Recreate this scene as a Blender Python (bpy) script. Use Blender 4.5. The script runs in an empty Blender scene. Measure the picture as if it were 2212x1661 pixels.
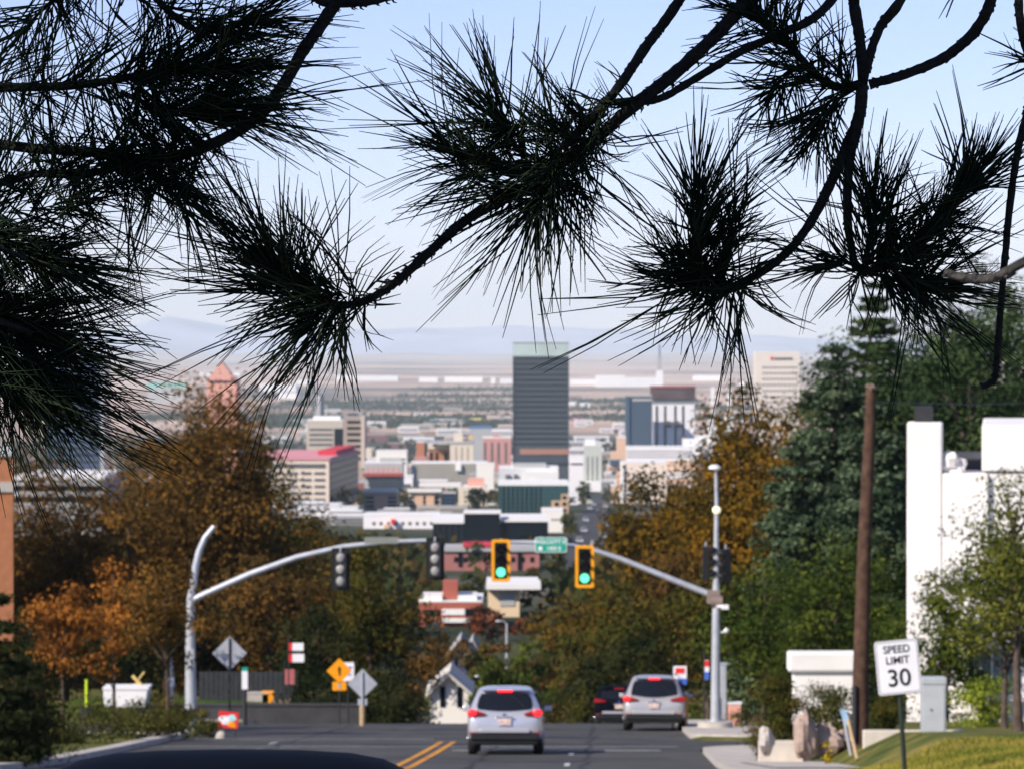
import bpy, math, random
import numpy as np
from mathutils import Vector, Matrix
random.seed(7)
sc = bpy.context.scene
COL = sc.collection
# ------------------------------------------------------------------ camera model (units: px of a 2212 px wide view)
F = 8018.0; CX = 1106.0; CY = 830.5; HY = 735.0
PITCH = math.atan((CY - HY) / F)
def P(x, y, d):
    a = (x - CX) / F; b = (CY - y) / F
    cp, sp = math.cos(PITCH), math.sin(PITCH)
    # camera looks along +Y, pitched down
    yy = cp + b * sp
    zz = -sp + b * cp
    k = d / yy
    return Vector((a * k, d, zz * k))
def W(px, d): return px * d / F
# ------------------------------------------------------------------ terrain profile
PROF = [(-60,1.5),(-10,-1.2),(0,-1.85),(15,-3.0),(30,-4.3),(60,-7.2),(80,-9.2),(92,-10.22),(104,-11.2),(116,-12.24),(130,-13.42),(140,-14.55),
        (170,-18.3),(200,-21.4),(300,-28),(450,-34.8),(700,-43.5),(900,-49.3),(1150,-55.5),(1300,-59.5),(1500,-67),(2000,-88),
        (2600,-114),(3000,-130),(3400,-137),(4000,-138.5),(6000,-139),(10000,-139.5),(60000,-140)]
PX = [p[0] for p in PROF]; PZ = [p[1] for p in PROF]
def g(d): return float(np.interp(d, PX, PZ))
def cx(d): return -2.35 + 0.0265 * (d - 80)
def xr(d): return cx(d) + 6.75
def xl(d): return cx(d) - 7.75
def in_road(x, d):
    if (d < 240 or 700 < d < 900) and xl(d) - .3 < x < xr(d) + .3: return True
    if 94.5 < d < 103.5 and x > 0 and x < 60: return True
    if 109.5 < d < 129.5 and x < 0 and x > -60: return True
    return False
def sm(t): t = max(0., min(1., t)); return t * t * (3 - 2 * t)
def G(x, d):
    z = g(d)
    if in_road(x, d): return z - .07
    z += .08
    # right hand lawn bank
    if x > 0:
        a1 = .50 * sm((x - 4.4) / 3.6) * sm((66 - d) / 6.)
        a2 = .72 * sm((x - 6.2) / 1.8) * sm((d - 58) / 10.) * sm((93 - d) / 3.)
        z += max(a1, a2)
    # left bank behind the retaining wall
    if x < -4.5 and 130 < d < 170:
        z += sm((d - 131) / 4.) * (.55 + .03 * min(8, max(0, -x - 5))) * sm((170 - d) / 15.)
    # right hand back yards a little higher
    if x > 9 and 104 < d < 220: z += .5 * sm((x - 9) / 6.)
    return z
# ------------------------------------------------------------------ helpers
def tag(o, label=None, cat=None, group=None, kind=None):
    if label: o['label'] = label
    if cat: o['category'] = cat
    if group: o['group'] = group
    if kind: o['kind'] = kind
    return o
def empty(name, loc, label=None, cat=None, group=None, rz=0.):
    o = bpy.data.objects.new(name, None); COL.objects.link(o)
    o.location = loc; o.rotation_euler = (0, 0, rz); o.empty_display_size = .3
    return tag(o, label, cat, group)
class MB:
    def __init__(s): s.v = []; s.f = []; s.sm = []
    def add(s, vs, fs, smooth=False):
        n = len(s.v); s.v += [tuple(v) for v in vs]; s.f += [tuple(i + n for i in f) for f in fs]; s.sm += [smooth] * len(fs); return s
    def box(s, c, size, rz=0., rx=0., ry=0.):
        M = Matrix.Rotation(rz, 3, 'Z') @ Matrix.Rotation(ry, 3, 'Y') @ Matrix.Rotation(rx, 3, 'X')
        h = [q / 2 for q in size]; c = Vector(c)
        vs = [c + M @ Vector((i * h[0], j * h[1], k * h[2])) for i in (-1, 1) for j in (-1, 1) for k in (-1, 1)]
        return s.add(vs, [(0,1,3,2),(4,6,7,5),(0,4,5,1),(2,3,7,6),(0,2,6,4),(1,5,7,3)])
    def bb(s, a, b): return s.box([(a[i] + b[i]) / 2 for i in range(3)], [abs(b[i] - a[i]) for i in range(3)])
    def tube(s, pts, rad, n=10, cap=True, jit=0.):
        pts = [Vector(p) for p in pts]
        if not hasattr(rad, '__len__'): rad = [rad] * len(pts)
        rings = []; up = Vector((0, 0, 1))
        u = None
        for i, p in enumerate(pts):
            t = (pts[min(i + 1, len(pts) - 1)] - pts[max(i - 1, 0)])
            t = t.normalized() if t.length > 1e-9 else up
            if u is None:
                a = up if abs(t.z) < .9 else Vector((1, 0, 0)); u = t.cross(a).normalized()
            else:
                u = (u - t * u.dot(t)).normalized()
            w = t.cross(u)
            rings.append([p + (u * math.cos(2 * math.pi * k / n) + w * math.sin(2 * math.pi * k / n)) * rad[i] * (1 + random.uniform(-jit, jit)) for k in range(n)])
        vs = [v for r in rings for v in r]; fs = []
        for i in range(len(rings) - 1):
            for k in range(n):
                fs.append((i * n + k, i * n + (k + 1) % n, (i + 1) * n + (k + 1) % n, (i + 1) * n + k))
        s.add(vs, fs, True)
        if cap:
            s.add(rings[0], [tuple(range(n))[::-1]]); s.add(rings[-1], [tuple(range(n))])
        return s
    def prism(s, poly, y0, y1, M=None):   # poly in x,z ; extruded in y
        n = len(poly); vs = [Vector((p[0], y0, p[1])) for p in poly] + [Vector((p[0], y1, p[1])) for p in poly]
        if M: vs = [M @ v for v in vs]
        fs = [tuple(range(n)), tuple(range(2 * n - 1, n - 1, -1))] + [(i, i + n, (i + 1) % n + n, (i + 1) % n) for i in range(n)]
        return s.add(vs, fs)
    def blob(s, c, r, seed=0, rough=.18, nu=12, nv=8):
        rnd = random.Random(seed); vs = []; fs = []
        ph = [rnd.uniform(0, 6.28) for _ in range(6)]
        for j in range(nv + 1):
            th = math.pi * j / nv
            for i in range(nu):
                a = 2 * math.pi * i / nu
                k = 1 + rough * (math.sin(2 * a + ph[0]) * math.sin(2 * th + ph[1]) + .6 * math.sin(3 * a + ph[2] + 2 * th) + .4 * math.sin(5 * th + ph[3]) + rnd.uniform(-.35, .35) * (0 if j in (0, nv) else 1))
                vs.append((c[0] + r[0] * k * math.sin(th) * math.cos(a), c[1] + r[1] * k * math.sin(th) * math.sin(a), c[2] + r[2] * k * math.cos(th)))
        for j in range(nv):
            for i in range(nu): fs.append((j * nu + i, j * nu + (i + 1) % nu, (j + 1) * nu + (i + 1) % nu, (j + 1) * nu + i))
        return s.add(vs, fs, False)
    def build(s, name, mat, parent=None, loc=None, bevel=0., subsurf=0):
        me = bpy.data.meshes.new(name); me.from_pydata(s.v, [], s.f); me.update()
        me.polygons.foreach_set('use_smooth', s.sm)
        import bmesh
        bm = bmesh.new(); bm.from_mesh(me); bmesh.ops.recalc_face_normals(bm, faces=bm.faces[:]); bm.to_mesh(me); bm.free()
        me.materials.append(mat)
        o = bpy.data.objects.new(name, me); COL.objects.link(o)
        if parent is not None: o.parent = parent
        if loc is not None: o.location = loc
        if bevel:
            m = o.modifiers.new('b', 'BEVEL'); m.width = bevel; m.segments = 2; m.limit_method = 'ANGLE'
        if subsurf:
            m = o.modifiers.new('s', 'SUBSURF'); m.levels = subsurf; m.render_levels = subsurf
        return o
def copy_tree(o, parent=None):
    c = o.copy(); COL.objects.link(c); c.parent = parent
    for ch in [k for k in bpy.data.objects if k.parent == o]: copy_tree(ch, c)
    return c
# ------------------------------------------------------------------ materials
MATS = {}
def mat(name, rgb, rough=.8, var=.15, scale=3., metal=0., emit=None, es=0., spec=.3, bump=0., rgb2=None, alpha=None, coat=0.):
    if name in MATS: return MATS[name]
    m = bpy.data.materials.new(name); m.use_nodes = True; nt = m.node_tree; b = nt.nodes['Principled BSDF']
    b.inputs['Roughness'].default_value = rough; b.inputs['Metallic'].default_value = metal
    b.inputs['Specular IOR Level'].default_value = spec; b.inputs['Coat Weight'].default_value = coat
    c1 = tuple(max(0, c * (1 - var)) for c in rgb) + (1,); c2 = (rgb2 if rgb2 else tuple(min(1, c * (1 + var)) for c in rgb)) + (1,)
    if var > 0 or rgb2:
        tc = nt.nodes.new('ShaderNodeTexCoord'); no = nt.nodes.new('ShaderNodeTexNoise'); no.inputs['Scale'].default_value = scale; no.inputs['Detail'].default_value = 5
        cr = nt.nodes.new('ShaderNodeValToRGB'); cr.color_ramp.elements[0].position = .32; cr.color_ramp.elements[1].position = .68
        cr.color_ramp.elements[0].color = c1; cr.color_ramp.elements[1].color = c2
        nt.links.new(tc.outputs['Object'], no.inputs['Vector']); nt.links.new(no.outputs['Fac'], cr.inputs['Fac']); nt.links.new(cr.outputs['Color'], b.inputs['Base Color'])
        if bump:
            bu = nt.nodes.new('ShaderNodeBump'); bu.inputs['Strength'].default_value = bump; bu.inputs['Distance'].default_value = .05
            nt.links.new(no.outputs['Fac'], bu.inputs['Height']); nt.links.new(bu.outputs['Normal'], b.inputs['Normal'])
    else: b.inputs['Base Color'].default_value = tuple(rgb) + (1,)
    if emit: b.inputs['Emission Color'].default_value = tuple(emit) + (1,); b.inputs['Emission Strength'].default_value = es
    MATS[name] = m; return m
def leafmat(name, c0, c1, c2, trans=.25):
    if name in MATS: return MATS[name]
    m = bpy.data.materials.new(name); m.use_nodes = True; nt = m.node_tree; nt.nodes.clear()
    out = nt.nodes.new('ShaderNodeOutputMaterial'); at = nt.nodes.new('ShaderNodeAttribute'); at.attribute_name = 'v'
    cr = nt.nodes.new('ShaderNodeValToRGB'); e = cr.color_ramp.elements
    e[0].position = .1; e[0].color = c0 + (1,); e[1].position = .9; e[1].color = c2 + (1,); k = e.new(.5); k.color = c1 + (1,)
    d = nt.nodes.new('ShaderNodeBsdfDiffuse'); t = nt.nodes.new('ShaderNodeBsdfTranslucent'); mx = nt.nodes.new('ShaderNodeMixShader'); mx.inputs[0].default_value = trans
    L = nt.links; L.new(at.outputs['Fac'], cr.inputs['Fac']); L.new(cr.outputs['Color'], d.inputs['Color']); L.new(cr.outputs['Color'], t.inputs['Color'])
    L.new(d.outputs[0], mx.inputs[1]); L.new(t.outputs[0], mx.inputs[2]); L.new(mx.outputs[0], out.inputs['Surface'])
    MATS[name] = m; return m
white = mat('white_paint', (.8,.79,.77), .7, .04, 2)
stucco = mat('white_stucco', (.78,.75,.71), .9, .09, .7, bump=.2)
cream = mat('cream_wall', (.70,.60,.47), .85, .06, .05)
peach = mat('peach_wall', (.68,.45,.31), .85, .08, .05)
beige = mat('beige_concrete', (.50,.44,.36), .85, .08, .05)
greyc = mat('grey_concrete', (.40,.40,.39), .85, .1, .05)
brick = mat('red_brick', (.30,.085,.065), .9, .12, .4)
brickor = mat('orange_brick', (.42,.17,.08), .9, .12, 3)
pinkw = mat('pink_wall', (.55,.27,.24), .85, .08, .05)
pinkroof = mat('pink_roof', (.62,.27,.29), .9, .06, .05)
redroof = mat('red_roof', (.55,.04,.06), .8, .08, .05)
darkw = mat('dark_cladding', (.045,.055,.07), .35, .1, .05)
spandrel = mat('grey_spandrel', (.060,.070,.080), .6, .06, .02, spec=.15)
glass = mat('dark_glass', (.006,.009,.014), .35, .15, .05, spec=.15)
glassb = mat('blue_glass', (.05,.09,.15), .15, .15, .05, spec=.6)
glasst = mat('teal_glass', (.025,.08,.085), .15, .2, .05, spec=.6)
shade = mat('window_shade', (.12,.12,.12), .4, .2, .2)
whiter = mat('white_roof', (.78,.76,.72), .8, .05, .05)
crownm = mat('pale_louvre_crown', (.42,.50,.47), .6, .12, .06)
bronze = mat('bronze_band', (.35,.17,.11), .7, .1, .05)
steel = mat('galvanised_steel', (.50,.52,.54), .42, .12, 4, metal=.35)
black = mat('black_plastic', (.012,.013,.014), .55, .1, 6)
darkmetal = mat('dark_metal', (.03,.03,.032), .6, .1, 6)
yellowb = mat('yellow_reflective', (.85,.36,.01), .6, .04, 5)
signw = mat('sign_white', (.80,.79,.80), .5, .03, 4)
signback = mat('sign_back_aluminium', (.36,.38,.42), .55, .12, 5)
concrete = mat('kerb_concrete', (.45,.41,.36), .9, .16, 2., bump=.1)
wood = mat('weathered_wood', (.075,.04,.025), .9, .4, 6, bump=.5)
woodl = mat('pale_wood', (.42,.30,.17), .85, .15, 8)
rockm = mat('pink_boulder', (.36,.27,.22), .95, .25, 2.5, bump=.6)
bark = mat('bark', (.09,.065,.05), .95, .35, 5, bump=.5)
rubber = mat('tyre_rubber', (.015,.015,.016), .85, .1, 8)
silver = mat('silver_paint', (.58,.58,.60), .30, .02, 3, metal=.55, coat=.6)
silver2 = mat('champagne_paint', (.50,.48,.46), .32, .02, 3, metal=.5, coat=.5)
navy = mat('navy_paint', (.003,.004,.008), .7, .1, 3, spec=.03, coat=.0)
carglass = mat('car_glass', (.008,.009,.010), .08, 0, spec=.6)
redlamp = mat('red_lamp', (.5,.01,.01), .3, 0, emit=(1,.02,.03), es=1.6)
redlens = mat('red_lens', (.30,.012,.015), .25, 0)
redc = mat('red_print', (.7,.03,.03), .6, .05, 5)
bluec = mat('blue_print', (.05,.14,.55), .6, .05, 5)
greenc = mat('street_sign_green', (.01,.33,.22), .5, .04, 5)
orange = mat('orange_sign', (.9,.33,.005), .55, .04, 5)
vest = mat('neon_yellow', (.6,.75,.03), .7, .05, 5)
greenlamp = mat('green_lamp', (.05,.6,.4), .3, 0, emit=(.16,1.,.56), es=1.25)
lensoff = mat('dark_lens', (.03,.03,.025), .2, .1, 5)
chrome = mat('chrome', (.7,.7,.7), .15, 0, metal=1.)
# foliage palettes
LM = {
 'rust':  leafmat('rust_leaves', (.06,.038,.012), (.135,.075,.019), (.25,.125,.027)),
 'brown': leafmat('brown_leaves', (.055,.040,.014), (.12,.068,.020), (.20,.095,.022)),
 'orange':leafmat('orange_leaves', (.12,.05,.014), (.27,.105,.022), (.44,.17,.03)),
 'olive': leafmat('olive_leaves', (.028,.036,.010), (.062,.066,.014), (.13,.088,.018)),
 'amber': leafmat('amber_leaves', (.040,.036,.008), (.115,.072,.010), (.23,.115,.012)),
 'green': leafmat('green_leaves', (.022,.040,.009), (.048,.072,.013), (.12,.135,.022)),
 'olivegreen': leafmat('olive_green_leaves', (.04,.055,.012), (.085,.10,.02), (.20,.20,.035)),
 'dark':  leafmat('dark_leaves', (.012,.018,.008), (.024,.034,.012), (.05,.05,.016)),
 'spruce':leafmat('spruce_needles', (.018,.034,.020), (.045,.072,.038), (.135,.175,.095), .1),
 'pine':  leafmat('pine_foliage', (.015,.030,.012), (.032,.055,.022), (.07,.10,.035), .1),
 'lime':  leafmat('lime_leaves', (.08,.12,.015), (.19,.24,.03), (.38,.40,.05)),
 'maroon':leafmat('maroon_leaves', (.06,.028,.018), (.13,.045,.022), (.24,.07,.025)),
 'shrub': leafmat('shrub_leaves', (.035,.045,.014), (.075,.082,.022), (.15,.12,.03)),
 'needle':leafmat('needle_dark', (.010,.017,.012), (.016,.026,.017), (.028,.040,.022), .0),  # near-black needles: shade from the tree above is partly in the colour
 'city':  leafmat('city_leaves', (.022,.034,.014), (.050,.060,.020), (.14,.085,.025)),
 'flower':leafmat('yellow_flowers', (.10,.15,.02), (.75,.50,.01), (.85,.62,.02)),
}
# ------------------------------------------------------------------ foliage meshes
def leaf_object(name, pos, size, val, m, parent, seed, upb=.35, aspect=1.0, bias=None):
    r = np.random.default_rng(seed); n = len(pos)
    nrm = r.normal(size=(n, 3)); nrm[:, 2] = nrm[:, 2] * .9 + upb
    if bias is not None: nrm = nrm * .42 + bias
    nrm /= np.linalg.norm(nrm, axis=1)[:, None]
    a = r.normal(size=(n, 3)); u = np.cross(nrm, a); u /= np.linalg.norm(u, axis=1)[:, None] + 1e-9; v = np.cross(nrm, u)
    s = size[:, None] * .5
    V = np.empty((n, 4, 3)); V[:, 0] = pos - u * s * aspect; V[:, 1] = pos - v * s * .62 + nrm * s * .2; V[:, 2] = pos + u * s * aspect; V[:, 3] = pos + v * s * .62 + nrm * s * .2
    me = bpy.data.meshes.new(name); me.vertices.add(4 * n); me.vertices.foreach_set('co', V.reshape(-1))
    me.loops.add(4 * n); me.loops.foreach_set('vertex_index', np.arange(4 * n, dtype=np.int32))
    me.polygons.add(n); me.polygons.foreach_set('loop_start', np.arange(0, 4 * n, 4, dtype=np.int32)); me.polygons.foreach_set('loop_total', np.full(n, 4, dtype=np.int32))
    me.update(calc_edges=True)
    at = me.attributes.new('v', 'FLOAT', 'FACE'); at.data.foreach_set('value', val.astype(np.float32))
    me.materials.append(m)
    o = bpy.data.objects.new(name, me); COL.objects.link(o)
    if parent is not None: o.parent = parent
    return o
def crown_points(kind, h, w, cb, n, leaf, seed, depth=None, rcf=.165):
    r = np.random.default_rng(seed); D = depth or w
    limbs = []
    if kind == 'conifer':
        pts = []; vals = []; H0 = cb * h
        levels = max(8, int(h / .55)); 
        for li in range(levels):
            t = (li + r.random() * .6) / levels; z0 = H0 + (h - H0) * t
            R = w / 2 * (1 - t) ** .62 * r.uniform(.72, 1.12) + .12
            nb = int(6 + 5 * (1 - t)); a0 = r.random() * 6.28
            for b in range(nb):
                a = a0 + 6.283 * b / nb + r.uniform(-.25, .25); Rb = R * r.uniform(.75, 1.1)
                m = max(4, int(n / levels / nb * (Rb / (w / 2)) * 2.2))
                s = r.random(m) ** .6
                dr = -.28 * Rb * s + .16 * Rb * s * s * 2
                wd = (.10 + .16 * (1 - s)) * Rb + .05
                x = np.cos(a) * Rb * s; y = np.sin(a) * Rb * s
                off = r.normal(size=(m, 3)) * wd[:, None] * np.array([.8, .8, .45])
                pts.append(np.stack([x, y, z0 + dr], 1) + off); vals.append(np.clip(r.normal(.5, .22, m) + r.normal(0, .12) + .3 * (s - .6), 0, 1))
            limbs.append((z0, R))
        P_ = np.concatenate(pts); V_ = np.concatenate(vals); B_ = P_.copy(); B_[:, 2] = .35 * w; B_ /= np.linalg.norm(B_, axis=1)[:, None]
        return P_, V_, limbs, B_ * .6
    K = max(14, int(n / 140)); zc = h * (cb + 1) / 2; hh = h * (1 - cb) / 2
    lob = r.normal(size=(7, 3)); lob /= np.linalg.norm(lob, axis=1)[:, None]; la = r.uniform(-.28, .22, 7)
    cs = []
    while len(cs) < K:
        d = r.normal(size=3); d /= np.linalg.norm(d); rad = r.random() ** .42
        e = 1 + sum(la[i] * max(0, d @ lob[i]) ** 4 for i in range(7)) + r.uniform(-.1, .1)
        c = d * rad * e
        if kind == 'column': c[0] *= .8
        cs.append((c[0] * w / 2 * .88, c[1] * D / 2 * .88, zc + c[2] * hh * .9 * (.8 + .2 * (1 if c[2] > 0 else .9))))
    cs = np.array(cs); cv = r.normal(.47, .22, K)
    per = max(10, n // K)
    rc = min(w, 2 * hh) * rcf * r.uniform(.65, 1.5, K)
    idx = np.repeat(np.arange(K), per); m = len(idx)
    off = r.normal(size=(m, 3)); off /= np.linalg.norm(off, axis=1)[:, None]; off *= (r.random(m) ** .5)[:, None] * np.array([1.3, 1.3, .85])
    pts = cs[idx] + off * rc[idx][:, None]
    val = np.clip(cv[idx] + r.normal(0, .13, m), 0, 1)
    for i in range(min(K, 26)): limbs.append(tuple(cs[i]))
    ob = off / (np.linalg.norm(off, axis=1)[:, None] + 1e-6); cb_ = pts - np.array([0, 0, zc]); cb_ /= np.linalg.norm(cb_, axis=1)[:, None] + 1e-6
    return pts, val, limbs, ob * .75 + cb_ * .35
def tree(name, label, cat, kind, x, ytop, wpx, d, pal, cb=.25, dens=3.2, leafpx=9., group=None, trunkpx=None, base=None, seed=None, leafscale=1.):
    p = P(x, ytop, d); zb = base if base is not None else G(p.x, d)
    h = p.z - zb; w = W(wpx, d)
    seed = seed if seed is not None else int(abs(x) * 7 + ytop) % 9973
    root = empty(name, (p.x, d, zb), label, cat, group)
    leaf = W(leafpx, d) * leafscale
    n = int(1.5 * dens * (wpx * (h * F / d) * (1 - cb) * .75) / (leafpx * leafscale) ** 2 * 1.6); n = max(250, min(n, 36000))
    pts, val, limbs, bias = crown_points(kind, h, w, cb, n, leaf, seed)
    r = np.random.default_rng(seed + 1)
    if kind == 'conifer': size = leaf * r.uniform(.7, 1.6, len(pts)); asp = 1.5
    else: size = leaf * r.uniform(.6, 1.45, len(pts)); asp = 1.0
    keep = pts[:, 2] > .05; pts, val, size, bias = pts[keep], val[keep], size[keep], bias[keep]
    leaf_object('crown', pts, size, val, LM[pal], root, seed + 2, aspect=asp, bias=bias)
    # trunk with limbs
    rnd = random.Random(seed); tr = W(trunkpx, d) / 2 if trunkpx else max(.05, h * .017)
    tb = MB(); top = h * (.92 if kind == 'conifer' else .72)
    q = [Vector((rnd.uniform(-.02, .02) * h * (k / 6.), rnd.uniform(-.02, .02) * h * (k / 6.), top * k / 6.)) for k in range(7)]
    tb.tube(q, [tr * (1.25 if k == 0 else 1 - .8 * k / 6.) for k in range(7)], 8)
    if kind == 'conifer':
        for z0, R in limbs[::2]:
            a = rnd.uniform(0, 6.28); tb.tube([(0, 0, z0), (math.cos(a) * R * .8, math.sin(a) * R * .8, z0 - .1 * R)], [tr * .25, tr * .08], 5)
    else:
        for c in limbs[:18]:
            c = Vector(c); z0 = max(h * cb * .75, min(top * .95, c.z - .35 * math.hypot(c.x, c.y) - .1 * h))
            k = z0 / top * 6; i = min(5, int(k)); s0 = q[i].lerp(q[i + 1], k - i)
            mid = s0.lerp(c, .5) + Vector((0, 0, .03 * h))
            tb.tube([s0, mid, c], [tr * .42, tr * .28, tr * .08], 5)
    tb.build('trunk', bark, root)
    return root
def shrub(name, label, x, ytop, wpx, d, pal, dens=3., leafpx=7., cat='shrub', kind='round', ybase=None, group=None, zb=None):
    p = P(x, ytop, d)
    if zb is None: zb = G(p.x, d)
    if ybase is not None: zb = P(x, ybase, d).z
    h = max(.3, p.z - zb); w = W(wpx, d); seed = int(x * 3 + ytop)
    root = empty(name, (p.x, d, zb), label, cat, group)
    n = int(dens * wpx * (h * F / d) / leafpx ** 2 * 1.3); n = max(150, min(n, 14000)); n = int(n * 1.3); pts, val, limbs, bias = crown_points(kind, h * 1.25, w, -.25, n, W(leafpx, d), seed, depth=w * .8, rcf=.2 if w < 2 * h else .34)
    pts[:, 2] *= .86
    r = np.random.default_rng(seed)
    keep = pts[:, 2] > .02; pts = pts[keep]; val = val[keep]; bias = bias[keep]
    leaf_object('foliage', pts, W(leafpx, d) * r.uniform(.6, 1.4, len(pts)), val, LM[pal], root, seed, bias=bias)
    tb = MB()
    for c in limbs[:9]: tb.tube([(c[0] * .1, c[1] * .1, 0), (c[0] * .6, c[1] * .6, c[2] * .6), c], [.02, .014, .005], 5)
    tb.build('stem', bark, root)
    return root
#==SETTING==
# ------------------------------------------------------------------ world, sun, camera, haze
SUN = Vector((-.62, -.53, .58)).normalized()
w = bpy.data.worlds.new('World'); sc.world = w; w.use_nodes = True; nt = w.node_tree
bg = nt.nodes['Background']; sky = nt.nodes.new('ShaderNodeTexSky'); sky.sky_type = 'NISHITA'; sky.sun_disc = False
sky.sun_elevation = math.asin(SUN.z); sky.sun_rotation = math.atan2(SUN.x, SUN.y); sky.altitude = 1400; sky.dust_density = .4; sky.air_density = 1.0; sky.ozone_density = 2.0
tn = nt.nodes.new('ShaderNodeMix'); tn.data_type = 'RGBA'; tn.blend_type = 'MULTIPLY'; tn.inputs[0].default_value = 1; tn.inputs[7].default_value = (.88, .82, 1.09, 1); nt.links.new(sky.outputs[0], tn.inputs[6]); nt.links.new(tn.outputs[2], bg.inputs[0]); bg.inputs[1].default_value = .115
sl = bpy.data.lights.new('sun', 'SUN'); sl.energy = 4.6; sl.angle = math.radians(.5); sl.color = (1, .91, .79)
so = bpy.data.objects.new('sun', sl); COL.objects.link(so); so.rotation_euler = (-SUN).to_track_quat('-Z', 'Y').to_euler(); so.location = (-20, -20, 40)
cd = bpy.data.cameras.new('camera'); cam = bpy.data.objects.new('camera', cd); COL.objects.link(cam); sc.camera = cam
cd.sensor_width = 36; cd.lens = F / 2212 * 36; cd.clip_start = .05; cd.clip_end = 90000
cam.location = (0, 0, 0); cam.rotation_euler = (math.pi / 2 - PITCH, 0, 0)
cd.dof.use_dof = True; cd.dof.focus_distance = 6.0; cd.dof.aperture_fstop = cd.lens / 6.2
cd.dof.aperture_blades = 7
sc.view_settings.view_transform = 'Standard'; sc.view_settings.look = 'None'; sc.view_settings.exposure = .4; sc.view_settings.gamma = 1
sc.cycles.volume_bounces = 1; sc.cycles.max_bounces = 8
hz = MB().bb((-14000, -60, -141.5), (14000, 37000, 420)).build('haze', mat('haze_surface_tmp', (1,1,1), var=0))
tag(hz, kind='stuff')
hm = bpy.data.materials.new('haze'); hm.use_nodes = True; n2 = hm.node_tree; n2.nodes.clear()
ho = n2.nodes.new('ShaderNodeOutputMaterial'); hv = n2.nodes.new('ShaderNodeVolumePrincipled'); hv.inputs['Density'].default_value = 3.9e-5
hv.inputs['Color'].default_value = (.80, .95, .98, 1); hv.inputs['Anisotropy'].default_value = .0
n2.links.new(hv.outputs[0], ho.inputs['Volume']); hz.data.materials.clear(); hz.data.materials.append(hm)
# ------------------------------------------------------------------ ground
def groundmat():
    m = bpy.data.materials.new('ground'); m.use_nodes = True; nt = m.node_tree; b = nt.nodes['Principled BSDF']; b.inputs['Roughness'].default_value = .95; b.inputs['Specular IOR Level'].default_value = .1
    L = nt.links; ge = nt.nodes.new('ShaderNodeNewGeometry'); sp = nt.nodes.new('ShaderNodeSeparateXYZ'); L.new(ge.outputs['Position'], sp.inputs[0])
    def noise(scale, det=4):
        n = nt.nodes.new('ShaderNodeTexNoise'); n.inputs['Scale'].default_value = scale; n.inputs['Detail'].default_value = det; L.new(ge.outputs['Position'], n.inputs['Vector']); return n
    def ramp(src, stops):
        c = nt.nodes.new('ShaderNodeValToRGB'); e = c.color_ramp.elements; e[0].position, e[0].color = stops[0][0], stops[0][1] + (1,); e[1].position, e[1].color = stops[-1][0], stops[-1][1] + (1,)
        for p, q in stops[1:-1]: k = e.new(p); k.color = q + (1,)
        L.new(src, c.inputs['Fac']); return c
    def mapr(a, b0):
        n = nt.nodes.new('ShaderNodeMapRange'); n.inputs[1].default_value = a; n.inputs[2].default_value = b0; L.new(sp.outputs['Y'], n.inputs[0]); return n
    def mix(f, a, b0):
        n = nt.nodes.new('ShaderNodeMix'); n.data_type = 'RGBA'; L.new(f, n.inputs[0]); L.new(a, n.inputs[6]); L.new(b0, n.inputs[7]); return n
    near = ramp(noise(.9, 6).outputs['Fac'], [(.3, (.035,.055,.010)), (.5, (.10,.11,.022)), (.7, (.24,.18,.05))])
    city = ramp(noise(.012, 6).outputs['Fac'], [(.35, (.03,.04,.02)), (.52, (.06,.065,.035)), (.66, (.17,.15,.12))])
    far = ramp(noise(.0011, 6).outputs['Fac'], [(.36, (.08,.075,.065)), (.44, (.36,.25,.18)), (.56, (.62,.44,.33)), (.7, (.68,.54,.43))])
    a = mix(mapr(220, 420).outputs[0], near.outputs[0], city.outputs[0]); c = mix(mapr(3200, 6500).outputs[0], a.outputs[2], far.outputs[0])
    L.new(c.outputs[2], b.inputs['Base Color']); return m
def grid_ground():
    ds = list(np.arange(-60, 0, 4.)) + list(np.arange(0, 90, 1.5)) + list(np.arange(90, 172, .75)) + [175,180,190,200,220,240,260,300,340,380,400,450,500,550,600,700,800,900,1000,1250,1500,1750,2000,2300,2600,3000,3500,4000,5000,6000,8000,10000,15000,20000,30000,44000]
    xs = [-16000,-6000,-2500,-1000,-400,-200,-120,-80,-60,-50] + list(np.arange(-40, -12, 2.)) + list(np.arange(-12, 14, .6)) + list(np.arange(14, 42, 2.)) + [50,60,80,120,200,400,1000,2500,6000,16000]
    vs = []; fs = []; nx = len(xs)
    for d in ds:
        for x in xs: vs.append((x, d, G(x, d) if abs(x) < 100 else g(d)))
    for i in range(len(ds) - 1):
        for j in range(nx - 1):
            a = i * nx + j; fs.append((a, a + 1, a + 1 + nx, a + nx))
    m = MB(); m.add(vs, fs, True); return m
go = grid_ground().build('ground', groundmat()); tag(go, kind='structure')
asph = mat('asphalt', (.062,.060,.055), .9, .30, .7, bump=.15)
asph2 = mat('asphalt_side', (.052,.050,.046), .85, .22, 1.1, bump=.15)
def strip(name, st, off, m, kind='structure', h=0., parent=None):
    mb = MB(); vs = []; fs = []
    for d, a, b in st: vs += [(a, d, g(d) + off), (b, d, g(d) + off)]
    n = len(st)
    for i in range(n - 1): fs.append((2*i, 2*i+1, 2*i+3, 2*i+2))
    if h > 0:
        k = 2 * n
        for d, a, b in st: vs += [(a, d, g(d) + off - h), (b, d, g(d) + off - h)]
        for i in range(n - 1): fs += [(2*i, 2*i+2, k+2*i+2, k+2*i), (2*i+1, k+2*i+1, k+2*i+3, 2*i+3)]
        fs += [(0, k, k+1, 1), (2*n-2, 2*n-1, k+2*n-1, k+2*n-2)]
    mb.add(vs, fs); o = mb.build(name, m, parent)
    if kind: tag(o, kind=kind)
    return o
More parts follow.
